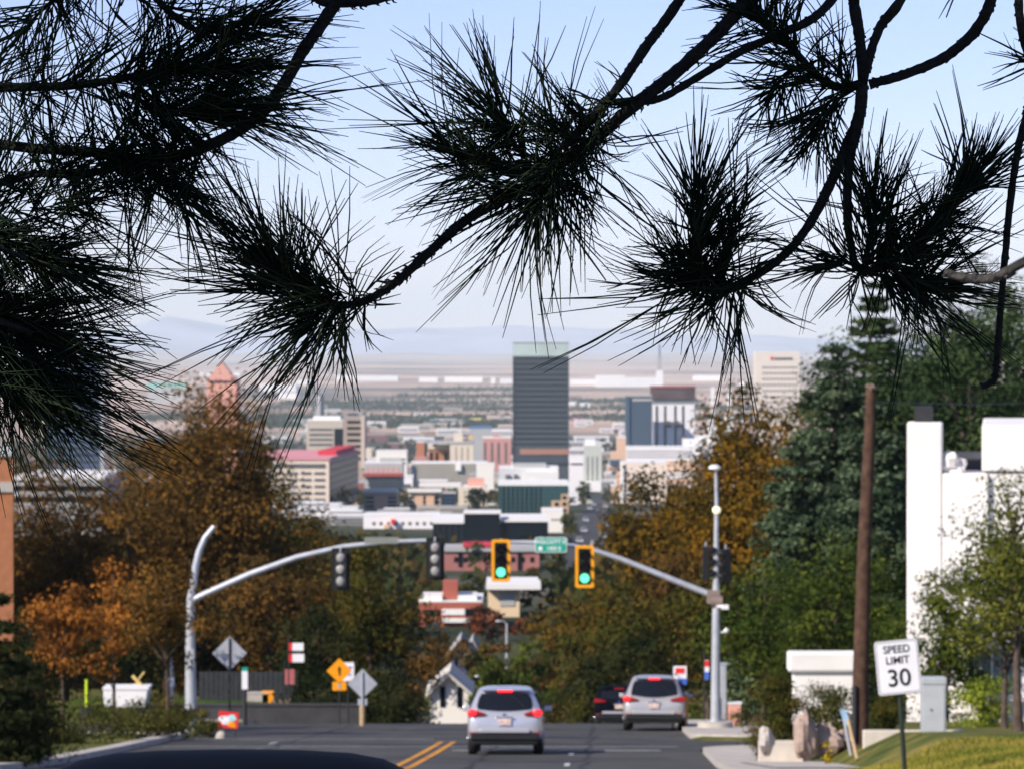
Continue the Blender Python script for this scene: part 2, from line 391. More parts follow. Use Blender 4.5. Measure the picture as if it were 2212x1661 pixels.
dd = list(np.arange(-60, 180, 2.)) + [190,200,220,240]
strip('road', [(d, xl(d), xr(d)) for d in dd], 0, asph)
strip('avenue', [(d, cx(d) - 5, cx(d) + 5) for d in (700,800,900,1000,1150,1300,1500,2000,2600)], .15, asph2)
strip('avenue_centre_line', [(d, cx(d) - .3, cx(d) + .3) for d in (700,900,1300,2000)], .17, concrete)
strip('side_street', [(d, xr(d) - 2, 60) for d in (94.5, 97, 100, 103.5)], .004, asph2)
strip('side_street', [(d, -60, xl(d) + 2) for d in np.arange(109.5, 130, 2.)], .004, asph2)
def rnd_corner(d, d0, R=3.2, sgn=1):   # widening near a corner at d0
    t = max(0., 1 - abs(d0 - d) / R); return R * (1 - math.sqrt(max(0, 1 - t * t)))
strip('pavement', [(d, xr(d) + rnd_corner(d, 94.5), xr(d) + 2.2 + 5 * sm((d - 88) / 5)) for d in list(np.arange(-60, 84, 2.)) + list(np.arange(84, 94.6, .5))], .14, concrete, h=.3)
strip('pavement', [(d, xr(d) + rnd_corner(d, 103.5), xr(d) + 2.4 + 10 * sm((112 - d) / 6)) for d in list(np.arange(103.5, 112, .5)) + list(np.arange(112, 180, 2.))], .14, concrete, h=.3)
strip('pavement', [(d, xl(d) - .45 - .8 * sm((d - 102) / 6), xl(d) - rnd_corner(d, 109.5)) for d in list(np.arange(-60, 100, 2.)) + list(np.arange(100, 109.6, .5))], .14, concrete, h=.3)
strip('pavement', [(d, xl(d) - 2.2, xl(d) - rnd_corner(d, 129.5, 2.)) for d in list(np.arange(129.5, 134, .5)) + list(np.arange(134, 180, 2.))], .14, concrete, h=.3)
yl = mat('yellow_marking', (.62,.27,.02), .8, .2, 6); wl = mat('white_marking', (.5,.5,.5), .8, .3, 6)
strip('yellow_centre_line', [(d, cx(d) - .24, cx(d) - .10) for d in np.arange(0, 103, 2.)], .008, yl)
strip('yellow_centre_line', [(d, cx(d) + .10, cx(d) + .24) for d in np.arange(0, 103, 2.)], .008, yl)
for d0 in (20, 32, 44, 56, 68, 80.5, 89.5, 134):
    strip('lane_marking', [(d0, cx(d0) + 3.46, cx(d0) + 3.58), (d0 + 2.2, cx(d0 + 2.2) + 3.46, cx(d0 + 2.2) + 3.58)], .008, wl)
strip('stop_line', [(93.4, cx(93) + .5, xr(93) - 1.), (93.8, cx(93) + .5, xr(93) - 1.)], .008, wl)
strip('crosswalk_line', [(97.0, xl(97) + .5, xr(97) - .5), (97.2, xl(97) + .5, xr(97) - .5)], .008, wl)
strip('crosswalk_line', [(104.6, xl(104) + .5, cx(104) - .5), (104.9, xl(104) + .5, cx(104) - .5)], .012, wl)
for i in range(3): strip('lane_marking', [(86 + 7 * i, -6.6, -6.48), (87.6 + 7 * i, -6.5, -6.38)], .008, wl)
# worn tar patches in the road
tar = mat('tar_patch', (.035,.035,.037), .8, .15, 3)
for (d0, a, b, l) in ((84, -1., 1.9, .5), (98.5, -4, 3.5, .6), (107, 0.5, 2.5, 3.), (90, -8, -4.5, .5)):
    strip('road_patch', [(d0, a, b), (d0 + l / 2, a - .05, b + .07), (d0 + l, a, b)], .006, tar)
sr = random.Random(8)
def seam(pts, wd_):
    mb = MB(); vs = []; fs = []
    for k, (x, d) in enumerate(pts):
        a = Vector((pts[min(k+1, len(pts)-1)][0] - pts[max(k-1, 0)][0], pts[min(k+1, len(pts)-1)][1] - pts[max(k-1, 0)][1], 0)).normalized(); nx_, ny_ = -a.y * wd_, a.x * wd_
        vs += [(x - nx_, d - ny_, g(d) + .010), (x + nx_, d + ny_, g(d) + .010)]
    for k in range(len(pts) - 1): fs.append((2*k, 2*k+1, 2*k+3, 2*k+2))
    mb.add(vs, fs); tag(mb.build('tar_seam', tar), kind='structure')
for x0_ in (-.55, 1.9, -6.3):
    seam([(cx(d) + 2 + x0_ + sr.uniform(-.12, .12), d) for d in np.arange(76, 126, 1.6)], .035)
for d0_ in (86.5, 99.5, 105.5, 112, 119):
    seam([(x, d0_ + sr.uniform(-.35, .35)) for x in np.arange(-9.5, 4.5, 1.1)], .07)
# ------------------------------------------------------------------ mountains
def ridge(name, prof, d, thick, rgb, seed):
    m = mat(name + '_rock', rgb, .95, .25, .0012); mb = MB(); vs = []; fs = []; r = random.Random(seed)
    xs = np.arange(-2600, 4900, 38.); rows = 9
    px = [p[0] for p in prof]; py = [p[1] for p in prof]
    for x in xs:
        y = float(np.interp(x, px, py)) + 2.0 * math.sin(x * .021 + seed) + 1.2 * math.sin(x * .057 + 2 * seed) + .8 * math.sin(x * .13) + r.uniform(-.6, .6)
        ztop = P(x, y, d).z; X = P(x, y, d).x
        for k in range(rows):
            t = k / (rows - 1); prof_h = math.sin(math.pi * t) if t <= .5 else math.sin(math.pi * t)
            zz = -142 + (ztop + 142) * (prof_h ** .9) * (1 + (r.uniform(-.07, .05) if 0 < k < rows - 1 and k != rows // 2 else 0))
            vs.append((X, d - thick / 2 + thick * t, zz))
    n = len(xs)
    for i in range(n - 1):
        for k in range(rows - 1): a = i * rows + k; fs.append((a, a + 1, a + rows + 1, a + rows))
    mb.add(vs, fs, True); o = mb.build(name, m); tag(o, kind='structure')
ridge('mountains', [(-2600,700),(-600,720),(0,716),(250,712),(310,700),(370,682),(420,694),(480,705),(600,712),(760,714),(850,709),(930,707),(1010,712),(1100,702),(1200,706),(1300,712),(1420,716),(1600,724),(1760,730),(2000,735),(2400,722),(4900,700)], 33000, 6000, (.46,.48,.60), 2)  # pale bluish colour has part of the distance haze painted in
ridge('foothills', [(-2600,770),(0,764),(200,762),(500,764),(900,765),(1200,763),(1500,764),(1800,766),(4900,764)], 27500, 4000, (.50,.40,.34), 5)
#==CITY==
# ------------------------------------------------------------------ buildings
def building(name, label, cat, x0, x1, yt, d, wall, dep=None, ybase=None, roof=whiter, ribbons=None, cols=None, grid=None, win=glass, cap=None, extra=None, group=None, side=True, roofh=None, bandname='window_band'):
    a = P(x0, yt, d); b = P(x1, yt, d); wd = b.x - a.x; xc = (a.x + b.x) / 2
    zb = (P(x0, ybase, d).z if ybase else g(d)) - .5; h = a.z - zb; dep = dep or wd * .7
    root = empty(name, (xc, d, zb), label, cat, group)
    px = d / F
    capb = h
    walls = MB(); walls.bb((-wd/2, 0, 0), (wd/2, dep, h)); walls.build('wall', wall, root)
    rh = roofh * px if roofh else max(.4, 2.0 * px)
    rf = MB(); rf.bb((-wd/2 - .3*px, -.3*px, h + .002), (wd/2 + .3*px, dep + .3*px, h + rh)); rf.build('roof', roof, root)
    def zf(y): return P(x0, y, d).z - zb
    pr = max(.06, .25 * px)
    if ribbons:
        ya, yb, n, frac, mx0, mx1 = ribbons
        xa = -wd/2 + (mx0 * px); xb = wd/2 - mx1 * px; st = (yb - ya) / n
        proto = None
        for i in range(n):
            z1 = zf(ya + st * i); z0 = zf(ya + st * (i + frac)); zc = (z0 + z1) / 2
            if proto is None:
                proto = MB().bb((xa, -pr, -(z1-z0)/2), (xb, .1, (z1-z0)/2)).build(bandname, win, root, (0, 0, zc))
                if side: ps = MB().bb((-wd/2 - pr, dep*.05, -(z1-z0)/2), (-wd/2 + .1, dep*.95, (z1-z0)/2)).build(bandname, win, root, (0, 0, zc))
            else:
                c = proto.copy(); COL.objects.link(c); c.location = (0, 0, zc)
                if side: c = ps.copy(); COL.objects.link(c); c.location = (0, 0, zc)
    if cols:
        ya, yb, xs, cw = cols
        z1 = zf(ya); z0 = zf(yb)
        for xx in xs:
            X = P(xx, yt, d).x - xc
            MB().bb((X - cw*px/2, -pr, z0), (X + cw*px/2, .1, z1)).build('window_strip', win, root)
    if grid:
        xa, xb, ya, yb, nc, nr, fw, fh = grid
        cw = (xb - xa) / nc; rh_ = (yb - ya) / nr; proto = None
        for r_ in range(nr):
            for c_ in range(nc):
                X = P(xa + cw * (c_ + .5), yt, d).x - xc; Z = zf(ya + rh_ * (r_ + .5))
                if proto is None:
                    proto = MB().bb((-cw*fw*px/2, -pr, -rh_*fh*px/2), (cw*fw*px/2, .1, rh_*fh*px/2)).build('window', win, root, (X, 0, Z))
                else:
                    c = proto.copy(); COL.objects.link(c); c.location = (X, 0, Z)
    for e in (extra or []):   # (partname, mat, x0,x1,ytop,ybot, dy0, dy1) in px, dy in metres behind the facade
        nm, mm, ex0, ex1, ey0, ey1, d0, d1 = e
        X0 = P(ex0, yt, d).x - xc; X1 = P(ex1, yt, d).x - xc
        MB().bb((X0, d0, zf(ey1)), (X1, d1, zf(ey0))).build(nm, mm, root)
    return root
B = building
B('office_tower', 'tallest dark tower with grey glass bands and pale louvred crown', 'skyscraper', 1108, 1229, 770, 3000, spandrel, 40, roof=crownm, roofh=1,
  ribbons=(773, 968, 17, .42, 2, 2), extra=[('louvre_crown', crownm, 1108.2, 1228.8, 741, 768.5, .6, 39), ('crown_rim', greyc, 1107, 1230, 739.4, 741, 0, 39.5), ('bronze_band', bronze, 1123, 1229.5, 969, 981, -3, -.3), ('entrance_lobby', darkw, 1112, 1228, 982, 1000, -2, -.3)]
  + [('corner_column', darkw, 1108, 1110, 771, 1090, -1.1, 0), ('corner_column', darkw, 1227, 1229, 771, 968, -1.1, 0)])
B('bank_tower', 'white slab tower with red and grey rooftop sign, right of the skyline', 'skyscraper', 1632, 1727, 762, 3300, mat('ivory_concrete', (.72,.63,.54), .8, .05, .02), 30, roof=whiter,
  grid=(1646, 1724, 788, 900, 10, 9, .72, .30), win=shade, side=False,
  extra=[('sign_letter', redc, 1664, 1670, 771, 777, -.8, 0)] + [('sign_letter', shade, 1673 + 5*i, 1676.5 + 5*i, 772 + (i % 2), 777, -.8, 0) for i in range(8)])
B('glass_office_block', 'blue-black glass block attached left of the white balcony tower', 'office building', 1352, 1409, 856, 2950, spandrel, 30, roof=greyc, ribbons=(868, 962, 11, .6, 10, 1), win=glassb, extra=[('side_pier', glassb, 1352, 1360, 858, 965, -1.5, 0), ('top_frame', greyc, 1366, 1409, 861, 866, -1, 0)])
B('balcony_tower', 'white apartment tower under construction with dark unfinished top floors', 'apartment tower', 1410, 1500, 872, 3000, mat('bright_concrete', (.82,.80,.80), .7, .04, .02), 30, roof=darkw,
  cols=(876, 968, [1419, 1437, 1459, 1476], 5), extra=[('unfinished_top', mat('dark_scaffold', (.10,.06,.06), .8, .4, .05), 1407, 1502, 838, 862, -1, 25), ('slab_edge', mat('maroon_net', (.28,.08,.08), .8, .2, .1), 1406, 1503, 834, 838, -2, 26), ('column_row', greyc, 1410, 1500, 862, 872, 1, 24),
   ('hoist_platform', peach, 1436, 1446, 908, 916, -4, 0), ('hoist_platform', peach, 1457, 1466, 908, 916, -4, 0), ('balcony', shade, 1436, 1450, 917, 922, -3, 0), ('balcony', shade, 1457, 1472, 916, 922, -3, 0), ('balcony', shade, 1472, 1484, 948, 960, -3, 0), ('hoist_platform', peach, 1470, 1482, 940, 948, -4, 0)])
B('temple_spire_building', 'slim stepped white spire beyond the balcony tower', 'tower', 1418, 1432, 800, 3600, white, 8, roof=greyc, extra=[('spire', greyc, 1421, 1429, 770, 797, 0, 5), ('spire_tip', mat('blue_slate', (.10,.13,.18), .6), 1423.5, 1426.5, 745, 770, 1, 4)])
for i, (xx, yt) in enumerate(((1540, 838), (1575, 842))):
    B('white_column_tower', ('taller' if i == 0 else 'shorter, right-hand') + ' thin white shaft rising beside the amber tree', 'tower', xx - 4, xx + 4, yt, 3300, white, 6, side=False, extra=[('shaft_base', white, xx - 9, xx + 10, 905 - 6*i, 985, -2, 12)])
B('white_low_block', 'long bright white low block in front of the balcony tower', 'building', 1345, 1512, 968, 2700, mat('city_white', (.82,.79,.78), .8, .04, .02), 50, ribbons=(973, 992, 3, .35, 8, 20), win=shade, side=False)  # walls in an even off-white of their own
B('white_hall', 'bright white stepped hall right of the balcony tower', 'building', 1480, 1560, 952, 2750, white, 50, grid=(1492, 1520, 985, 992, 2, 1, .3, .8), extra=[('stair_tower', white, 1505, 1535, 940, 952, 3, 20)])
B('peach_long_building', 'peach parapet wall building just above the amber tree', 'building', 1420, 1620, 995, 2400, peach, 30, side=False, grid=(1426, 1600, 1000, 1032, 14, 3, .5, .4), win=shade)
B('peach_windowed_building', 'cream-peach apartment block with rows of balconies above amber tree', 'apartment building', 1342, 1440, 1000, 2000, mat('pale_peach', (.80,.66,.54), .85, .04, .03), 26, grid=(1352, 1400, 1018, 1075, 4, 4, .4, .45), side=False, extra=[('balcony', white, 1352, 1385, 1058, 1064, -2, 0), ('corner_pier', white, 1342, 1347, 1002, 1095, -1.5, 0)])
B('peach_corner_tower', 'narrow peach block with pale blue canopy left of glass block', 'building', 1333, 1352, 945, 2600, peach, 20, extra=[('step', peach, 1320, 1333, 975, 1010, 0, 15), ('canopy', glassb, 1318, 1342, 992, 1004, -3, 0)])
B('round_grey_tower', 'pale grey-green cylinder-fronted tower right of dark skyscraper', 'tower', 1262, 1300, 962, 2300, mat('pale_green_grey', (.50,.52,.46), .8, .08, .03), 20, cols=(985, 1050, [1270, 1280, 1290], 3), win=shade, extra=[('top_block', white, 1264, 1286, 948, 960, 1, 14), ('base_wing', white, 1255, 1298, 1038, 1060, -8, -.5)])
B('white_flat_block', 'flat white roofed block touching right foot of dark skyscraper', 'building', 1230, 1262, 985, 2450, mat('city_white', (.82,.79,.78)), 25, roof=whiter, ribbons=(1000, 1008, 1, .5, 3, 3))
B('striped_office', 'brown office tower with dark horizontal ribbon windows and beige corner pier', 'office building', 742, 789, 900, 2200, mat('tan_stone', (.40,.31,.25), .85, .08, .03), 25, roof=greyc, ribbons=(908, 1000, 7, .5, 8, 9), extra=[('corner_pier', mat('pale_stone', (.58,.48,.40), .85, .08, .03), 780, 788, 897, 1010, -2, 0), ('roof_plant', darkw, 750, 772, 893, 899, 4, 14)])
B('beige_grid_office', 'beige gridded office joined left of the striped office', 'office building', 662, 741, 908, 2260, beige, 25, ribbons=(925, 968, 4, .5, 6, 22), win=shade, extra=[('penthouse', white, 676, 735, 899, 907, 2, 16), ('dark_recess', glass, 722, 741, 925, 975, -.6, 0)])
B('distant_spire_tower', 'slim grey and dark tower far off left of the striped office', 'tower', 682, 692, 858, 4200, greyc, 10, side=False, extra=[('dark_side', darkw, 692, 700, 852, 900, 0, 9), ('spire', greyc, 694, 697, 836, 852, 2, 5)])
B('cream_hotel', 'cream hotel with three columns of small windows and roof tank', 'hotel', 972, 1023, 960, 2200, cream, 24, grid=(979, 1017, 965, 1004, 3, 6, .22, .62), extra=[('roof_tank', cream, 980, 999, 936, 953, 3, 12), ('roof_slab', greyc, 926, 1024, 953, 958, -.5, 24), ('roof_unit', mat('ochre', (.62,.42,.2), .8), 1012, 1021, 940, 950, 3, 9)])
B('orange_brick_hotel', 'orange brick wing with pale cornice left of the cream hotel', 'hotel', 925, 971, 970, 2220, mat('far_orange_brick', (.45,.19,.10), .85, .1, .05), 20, cols=(976, 1003, [932, 944, 963], 7), extra=[('cornice', cream, 925, 971, 960, 969, -1, 0)])
B('rust_brick_block', 'narrow rust brick block at far left of the hotels', 'building', 899, 917, 955, 2300, mat('far_orange_brick', (.45,.19,.10)), 15, extra=[('lower_wing', pinkw, 895, 922, 985, 1002, -3, 0), ('dark_side', darkw, 917, 922, 958, 990, 1, 14)])
B('pink_ribbed_building', 'pink building with vertical grey strips left of skyscraper', 'building', 1043, 1104, 946, 2450, pinkw, 25, cols=(955, 1000, [1048, 1063, 1077, 1093], 5), win=shade, extra=[('stair_tower', pinkw, 1064, 1078, 938, 945, 2, 14)])
B('blue_roofed_shed', 'long building with blue roof above the pink ribbed building', 'shed', 1015, 1062, 925, 3000, greyc, 20, roof=mat('blue_roof', (.10,.18,.34), .6, .1, .05), roofh=5)
B('beige_wide_office', 'wide beige office with five lines of fine windows', 'office building', 888, 1052, 1000, 1900, mat('warm_grey', (.46,.42,.34), .85, .06, .03), 24, ribbons=(1004, 1048, 7, .42, 4, 3), win=shade, side=False, extra=[('white_stair', white, 984, 996, 1001, 1016, -2, 0), ('glazed_corner', glassb, 888, 894, 1004, 1048, -1.5, 0)])
B('blank_white_block', 'windowless white slab block in front of pink ribbed building', 'building', 1029, 1068, 1003, 1700, mat('warm_white', (.80,.76,.68), .85, .04, .03), 18, grid=(1066.2, 1068, 1010, 1060, 1, 8, .7, .5))
B('white_terrace_building', 'white building with rounded corner above the red band block', 'building', 812, 879, 975, 1950, mat('warm_white', (.80,.76,.68)), 22, ribbons=(990, 1006, 2, .4, 20, 3), side=False, extra=[('round_bay', cream, 790, 802, 968, 990, 1, 8)])
B('red_band_block', 'grey low block with a dark red band and black undercroft', 'building', 787, 870, 1000, 1650, greyc, 20, cols=(1008, 1020, [795, 806, 817, 828, 839, 850, 861], 5), win=pinkw, extra=[('red_band', mat('dark_red_band', (.36,.07,.06), .8), 784, 872, 1021, 1028, -2, 0), ('undercroft', darkw, 796, 866, 1028, 1050, -1, -.1), ('roof_screen', greyc, 820, 868, 990, 999, 2, 10)])
for i, (x0, x1, lab, sh) in enumerate(((786, 858, 'apartment block with one wide peach bay, right of dark glass office', 1), (882, 952, 'apartment block with two peach bays and white hipped roof, left of navy glass block', 2))):
    ex = [('eave', whiter, x0 - 2, x1 + 2, 1054, 1062, -2, -.2)]
    if sh == 1: ex += [('bay', peach, x0 + 22, x0 + 52, 1070, 1110, -1.5, 0)]
    else: ex += [('bay', peach, x0 + 14, x0 + 32, 1070, 1112, -1.5, 0), ('bay', peach, x0 + 38, x0 + 56, 1070, 1112, -1.5, 0)]
    B('apartment_block', lab, 'apartment building', x0, x1, 1064, 1400, beige, 18, ribbons=(1072, 1108, 4, .5, 2, 2), extra=ex, side=False)
B('navy_glass_block', 'small navy glass block between apartment bays and peach building', 'office building', 956, 984, 1066, 1380, glass, 16, roof=greyc, ribbons=(1072, 1112, 5, .5, 1, 1), win=glassb)
B('peach_checker_building', 'cream apartment building with checker windows and pink roof storey', 'apartment building', 990, 1052, 1052, 1500, cream, 20, grid=(1000, 1048, 1058, 1095, 6, 4, .5, .45), win=shade, extra=[('pink_storey', mat('salmon', (.72,.36,.28), .85), 1010, 1045, 1034, 1050, 2, 14), ('white_roof_wing', whiter, 905, 995, 1044, 1051, 0, 14)])
B('teal_glass_office', 'teal glass office with white roof edge and stepped tan corner', 'office building', 1076, 1228, 1048, 1250, glasst, 30, roof=whiter, roofh=6, ribbons=(1052, 1110, 6, .12, 1, 1), win=spandrel, side=False,
  extra=[('stepped_corner', mat('tan_corner', (.52,.36,.22), .85), 1212, 1228.3, 1066, 1122, -1.5, .2), ('stepped_corner', mat('tan_corner', (.52,.36,.22)), 1191, 1212, 1080, 1122, -1.4, .2), ('stepped_corner', mat('tan_corner', (.52,.36,.22)), 1171, 1191, 1094, 1122, -1.3, .2)]
  + [('window', glass, x_ - 4, x_ + 4, y_ - 3, y_ + 3.5, -1.7, -1) for x_, y_ in ((1219, 1073), (1219, 1087), (1202, 1087), (1219, 1101), (1202, 1101), (1183, 1101))]
  + [('mullion', spandrel, x_ - .4, x_ + .4, 1050, 1112, -.5, 0) for x_ in range(1086, 1170, 10)])
B('white_penthouse_hall', 'white and grey stepped hall with two dark round windows behind teal office', 'building', 1078, 1206, 1012, 1500, mat('cool_white', (.62,.62,.62), .8, .06, .03), 30, roof=whiter, side=False,
  extra=[('front_wing', whiter, 1133, 1206, 1018, 1042, -6, 0), ('roof_step', greyc, 1110, 1180, 1002, 1012, 2, 20), ('vent', shade, 1092, 1101, 1024, 1033, -1, 0), ('vent', shade, 1110, 1118, 1024, 1033, -1, 0), ('roof_unit', greyc, 1140, 1155, 1036, 1042, -8, -6)])
B('dark_glass_low_office', 'wide low black glass office with white roof edges above the signals', 'office building', 935, 1184, 1130, 900, glass, 40, roof=whiter, roofh=5, side=False,
  cols=(1134, 1175, list(range(945, 1184, 13)), 1.0), win=spandrel,
  extra=[('middle_bay', glass, 1003, 1080, 1108, 1170, -4, 5), ('bay_roof', whiter, 1002, 1082, 1102, 1107, -4.5, 5), ('right_bay_roof', whiter, 1081, 1186, 1118, 1125, -3, 8), ('right_bay', glass, 1083, 1183, 1126, 1170, -2.5, 0)])
B('white_garage', 'small white building right of the low black glass office', 'building', 1170, 1216, 1104, 1000, mat('warm_white', (.80,.76,.68)), 15, ybase=1150, grid=(1190, 1212, 1118, 1126, 3, 1, .5, .6))
B('white_shopfronts', 'long row of white shopfronts below the apartment blocks', 'shop row', 785, 948, 1115, 1040, mat('city_white', (.82,.79,.78)), 20, grid=(800, 940, 1124, 1136, 9, 1, .45, .6), win=shade, side=False, extra=[('awning', redc, 845, 853, 1120, 1130, -2, 0), ('awning', peach, 830, 842, 1132, 1140, -2, 0)])
B('brick_school', 'long red brick building with pale cornice between the signals', 'brick building', 958, 1165, 1192, 700, mat('mauve_brick', (.36,.15,.13), .9, .1, .2), 22, roof=greyc, grid=(975, 1160, 1200, 1216, 9, 1, .45, .7), side=False,
  extra=[('cornice', greyc, 957, 1166, 1183, 1190, -.5, 6), ('red_roof_edge', redroof, 1000, 1072, 1176, 1181, 0, 12), ('dark_recess', glass, 990, 997, 1192, 1222, -.3, 0), ('dark_recess', glass, 1118, 1126, 1192, 1230, -.3, 0)])
B('brick_roadside_block', 'red brick block with square brick tower and white roofs', 'brick building', 905, 1042, 1300, 450, mat('warm_brick', (.38,.11,.08), .9, .1, .4), 14, roof=whiter, roofh=3, ybase=1390, side=False,
  extra=[('brick_tower', mat('warm_brick', (.38,.11,.08)), 956, 988, 1257, 1296, 2, 6), ('roof_parapet', whiter, 912, 955, 1287, 1298, 1, 8), ('roof_parapet', whiter, 989, 1030, 1287, 1298, 1, 8), ('window_band', glass, 917, 950, 1316, 1328, -.15, 0), ('shop_window', white, 955, 1004, 1314, 1327, -.2, 0), ('window_band', glass, 1005, 1030, 1314, 1330, -.15, 0), ('white_fascia', white, 955, 1028, 1334, 1343, -.6, 0), ('window', glassb, 920, 928, 1342, 1352, -.15, 0), ('window', glassb, 936, 944, 1342, 1352, -.15, 0)])
B('cream_flat_roof_building', 'cream building with broad white flat roof under the green signal', 'building', 1054, 1122, 1270, 480, mat('cream_near', (.72,.55,.36), .85, .06, .2), 14, roof=whiter, side=False, ybase=1360,
  extra=[('broad_roof', whiter, 1050, 1168, 1260, 1271, -1.5, 14), ('roller_door', greyc, 1080, 1112, 1280, 1308, -.12, 0)])
B('blue_glass_tower', 'slate blue glass tower behind the left pine needles', 'skyscraper', 100, 224, 768, 2200, mat('slate_glass', (.06,.085,.14), .25, .1, .02), 35, roof=greyc, ribbons=(785, 1010, 15, .35, 3, 10), win=glass, extra=[('pale_corner', greyc, 217, 224.5, 775, 1012, -1, 0)])
B('green_roofed_hall', 'far low hall with pale turquoise roof left of brown tree', 'building', 318, 402, 838, 8200, greyc, 40, roof=mat('turquoise', (.22,.48,.42), .7), roofh=12)
pk = B('salmon_gabled_hall', 'salmon hall with pointed gable above tallest brown tree', 'building', 446, 512, 824, 2600, mat('salmon', (.72,.36,.28)), 30, roof=pinkw)
MB().prism([(-10.5, 0), (10.5, 0), (0, 13)], -2, 12).build('gable', mat('salmon', (.72,.36,.28)), pk, (0, 0, P(450, 822, 2600).z - pk.location.z))
B('grey_ribbon_wall', 'grey flat-roofed building at left between brick corner and brown tree', 'building', 30, 225, 1035, 420, greyc, 20, ybase=1150, roof=whiter, ribbons=(1048, 1095, 2, .5, 3, 3), side=False)
# pink-roofed office, corner towards the viewer
pa = P(711, 993, 1300)
pr_ = empty('pink_roofed_office', (pa.x, pa.y, g(1300)), 'cream windowed office with pink roof and dark glass side', 'office building')
H_ = pa.z - g(1300); Lw = W(190, 1300); Dp = 95.; sk = (P(772, 975, 1395).x - pa.x)
def Q(u, v): return Vector((u + sk * v / Dp, v, 0))
def skewbox(mb, u0, u1, v0, v1, z0, z1):
    vs = [Q(u, v) + Vector((0, 0, z)) for u in (u0, u1) for v in (v0, v1) for z in (z0, z1)]
    return mb.add(vs, [(0,1,3,2),(4,6,7,5),(0,4,5,1),(2,3,7,6),(0,2,6,4),(1,5,7,3)])
skewbox(MB(), -Lw, 0, 0, Dp, 0, H_).build('wall', mat('pale_cream', (.74,.62,.50), .85, .05, .04), pr_)
skewbox(MB(), -Lw - .4, .4, -.4, Dp + .4, H_ + .002, H_ + .8).build('roof', pinkroof, pr_)
skewbox(MB(), .02, .35, .5, Dp, 2, H_ - .3).build('glass_side', glass, pr_)
for i in range(9):
    z = H_ - W(8 + i * 14.3, 1300); skewbox(MB(), .35, .5, .6, Dp - 1, z - W(2, 1300), z).build('side_spandrel', spandrel, pr_)
skewbox(MB(), -Lw * .24 , -W(5, 1300) + .0, 30, Dp - 2, H_ + .9, H_ + 2.4).build('red_roof_strip', redroof, pr_)
proto = None
for r_ in range(9):
    for c_ in range(6):
        cw = W(29.5, 1300); X = -W(6, 1300) - cw * (c_ + .5); Z = H_ - W(14 + r_ * 14.3, 1300)
        if proto is None: proto = MB().bb((-cw*.38, -.3, -W(2.6,1300)), (cw*.38, .1, W(2.6,1300))).build('window', shade, pr_, (X, 0, Z))
        else: c = proto.copy(); COL.objects.link(c); c.location = (X, 0, Z)
MB().bb((-Lw, -.35, H_ - 2.6), (-W(9,1300), .1, H_ - 1.3)).build('top_window_band', shade, pr_)
# filler blocks of the low city
rnd = random.Random(31)
kinds = [('small white flat-roofed block among the downtown trees', mat('city_white', (.82,.79,.78)), whiter), ('small tan block among the downtown trees', beige, greyc), ('small peach block among the downtown trees', peach, whiter), ('small brick block among the downtown trees', brick, greyc), ('small grey block among the downtown trees', greyc, whiter)]
protos = {}
def filler(px, d, wm, hm, k):
    lab, wm_, rm_ = kinds[k]
    if k not in protos:
        r0 = empty('city_block', (0, 0, 0), lab, 'building', lab.replace('small', 'small').split(' block')[0] + ' blocks downtown')
        MB().bb((-.5, 0, 0), (.5, .8, 1)).build('wall', wm_, r0); MB().bb((-.51, -.01, 1.001), (.51, .81, 1.06)).build('roof', rm_, r0)
        for z in (.3, .6): MB().bb((-.44, -.012, z), (.44, .05, z + .16)).build('window_band', shade, r0)
        protos[k] = r0; r = r0
    else: r = copy_tree(protos[k])
    r.location = ((px - CX) / F * d, d, g(d) - .5); r.scale = (wm, wm, hm)
def clearof(px, d, yt, wpx): return not any(px + wpx/2 > a and px - wpx/2 < b and yt < y1 and d < dB for a, b, y0, y1, dB in ((770,1230,930,1112,1700), (600,775,965,1108,1300), (1228,1345,940,1062,2250), (1342,1600,955,1095,2000), (560,1700,0,925,3200), (1250,1320,1060,1180,2600), (935,1184,1098,1152,900)))
k_ = 0
while k_ < 150:
    u = rnd.random()
    d = rnd.uniform(950, 1600) if u < .2 else rnd.uniform(1600, 2800) if u < .5 else rnd.uniform(2600, 4300) if u < .8 else rnd.uniform(4000, 7500)
    px = rnd.uniform(560, 1700) if rnd.random() < .85 else rnd.uniform(0, 600)
    hm = rnd.uniform(5, 15) if d < 4000 else rnd.uniform(5, 9); wm = rnd.uniform(12, 36) * (1.5 if d > 4000 else 1)
    if not clearof(px, d, HY - (g(d) + hm) / d * F, wm / d * F): continue
    filler(px, d, wm, hm, rnd.choice([0, 0, 0, 0, 1, 1, 2, 2, 3, 4])); k_ += 1
for k_ in range(18): filler(rnd.uniform(610, 790), rnd.uniform(1080, 1260), rnd.uniform(8, 15), rnd.uniform(2.6, 4.6), rnd.choice([0, 0, 1, 2, 4]))
for k_ in range(7): filler(rnd.uniform(790, 1000), rnd.uniform(1130, 1260), rnd.uniform(6, 11), rnd.uniform(2, 3), rnd.choice([0, 1, 2, 4]))
for k_ in range(102): filler(rnd.choice([rnd.uniform(600, 1105), rnd.uniform(1225, 1640)]), rnd.uniform(3300, 6200), rnd.uniform(16, 50), rnd.uniform(5, 12), rnd.choice([0, 0, 1, 1, 2, 3, 4]))
for k_ in range(22): filler(rnd.uniform(1330, 1600), rnd.uniform(2200, 3000), rnd.uniform(12, 30), rnd.uniform(8, 20), rnd.choice([0, 0, 0, 2]))
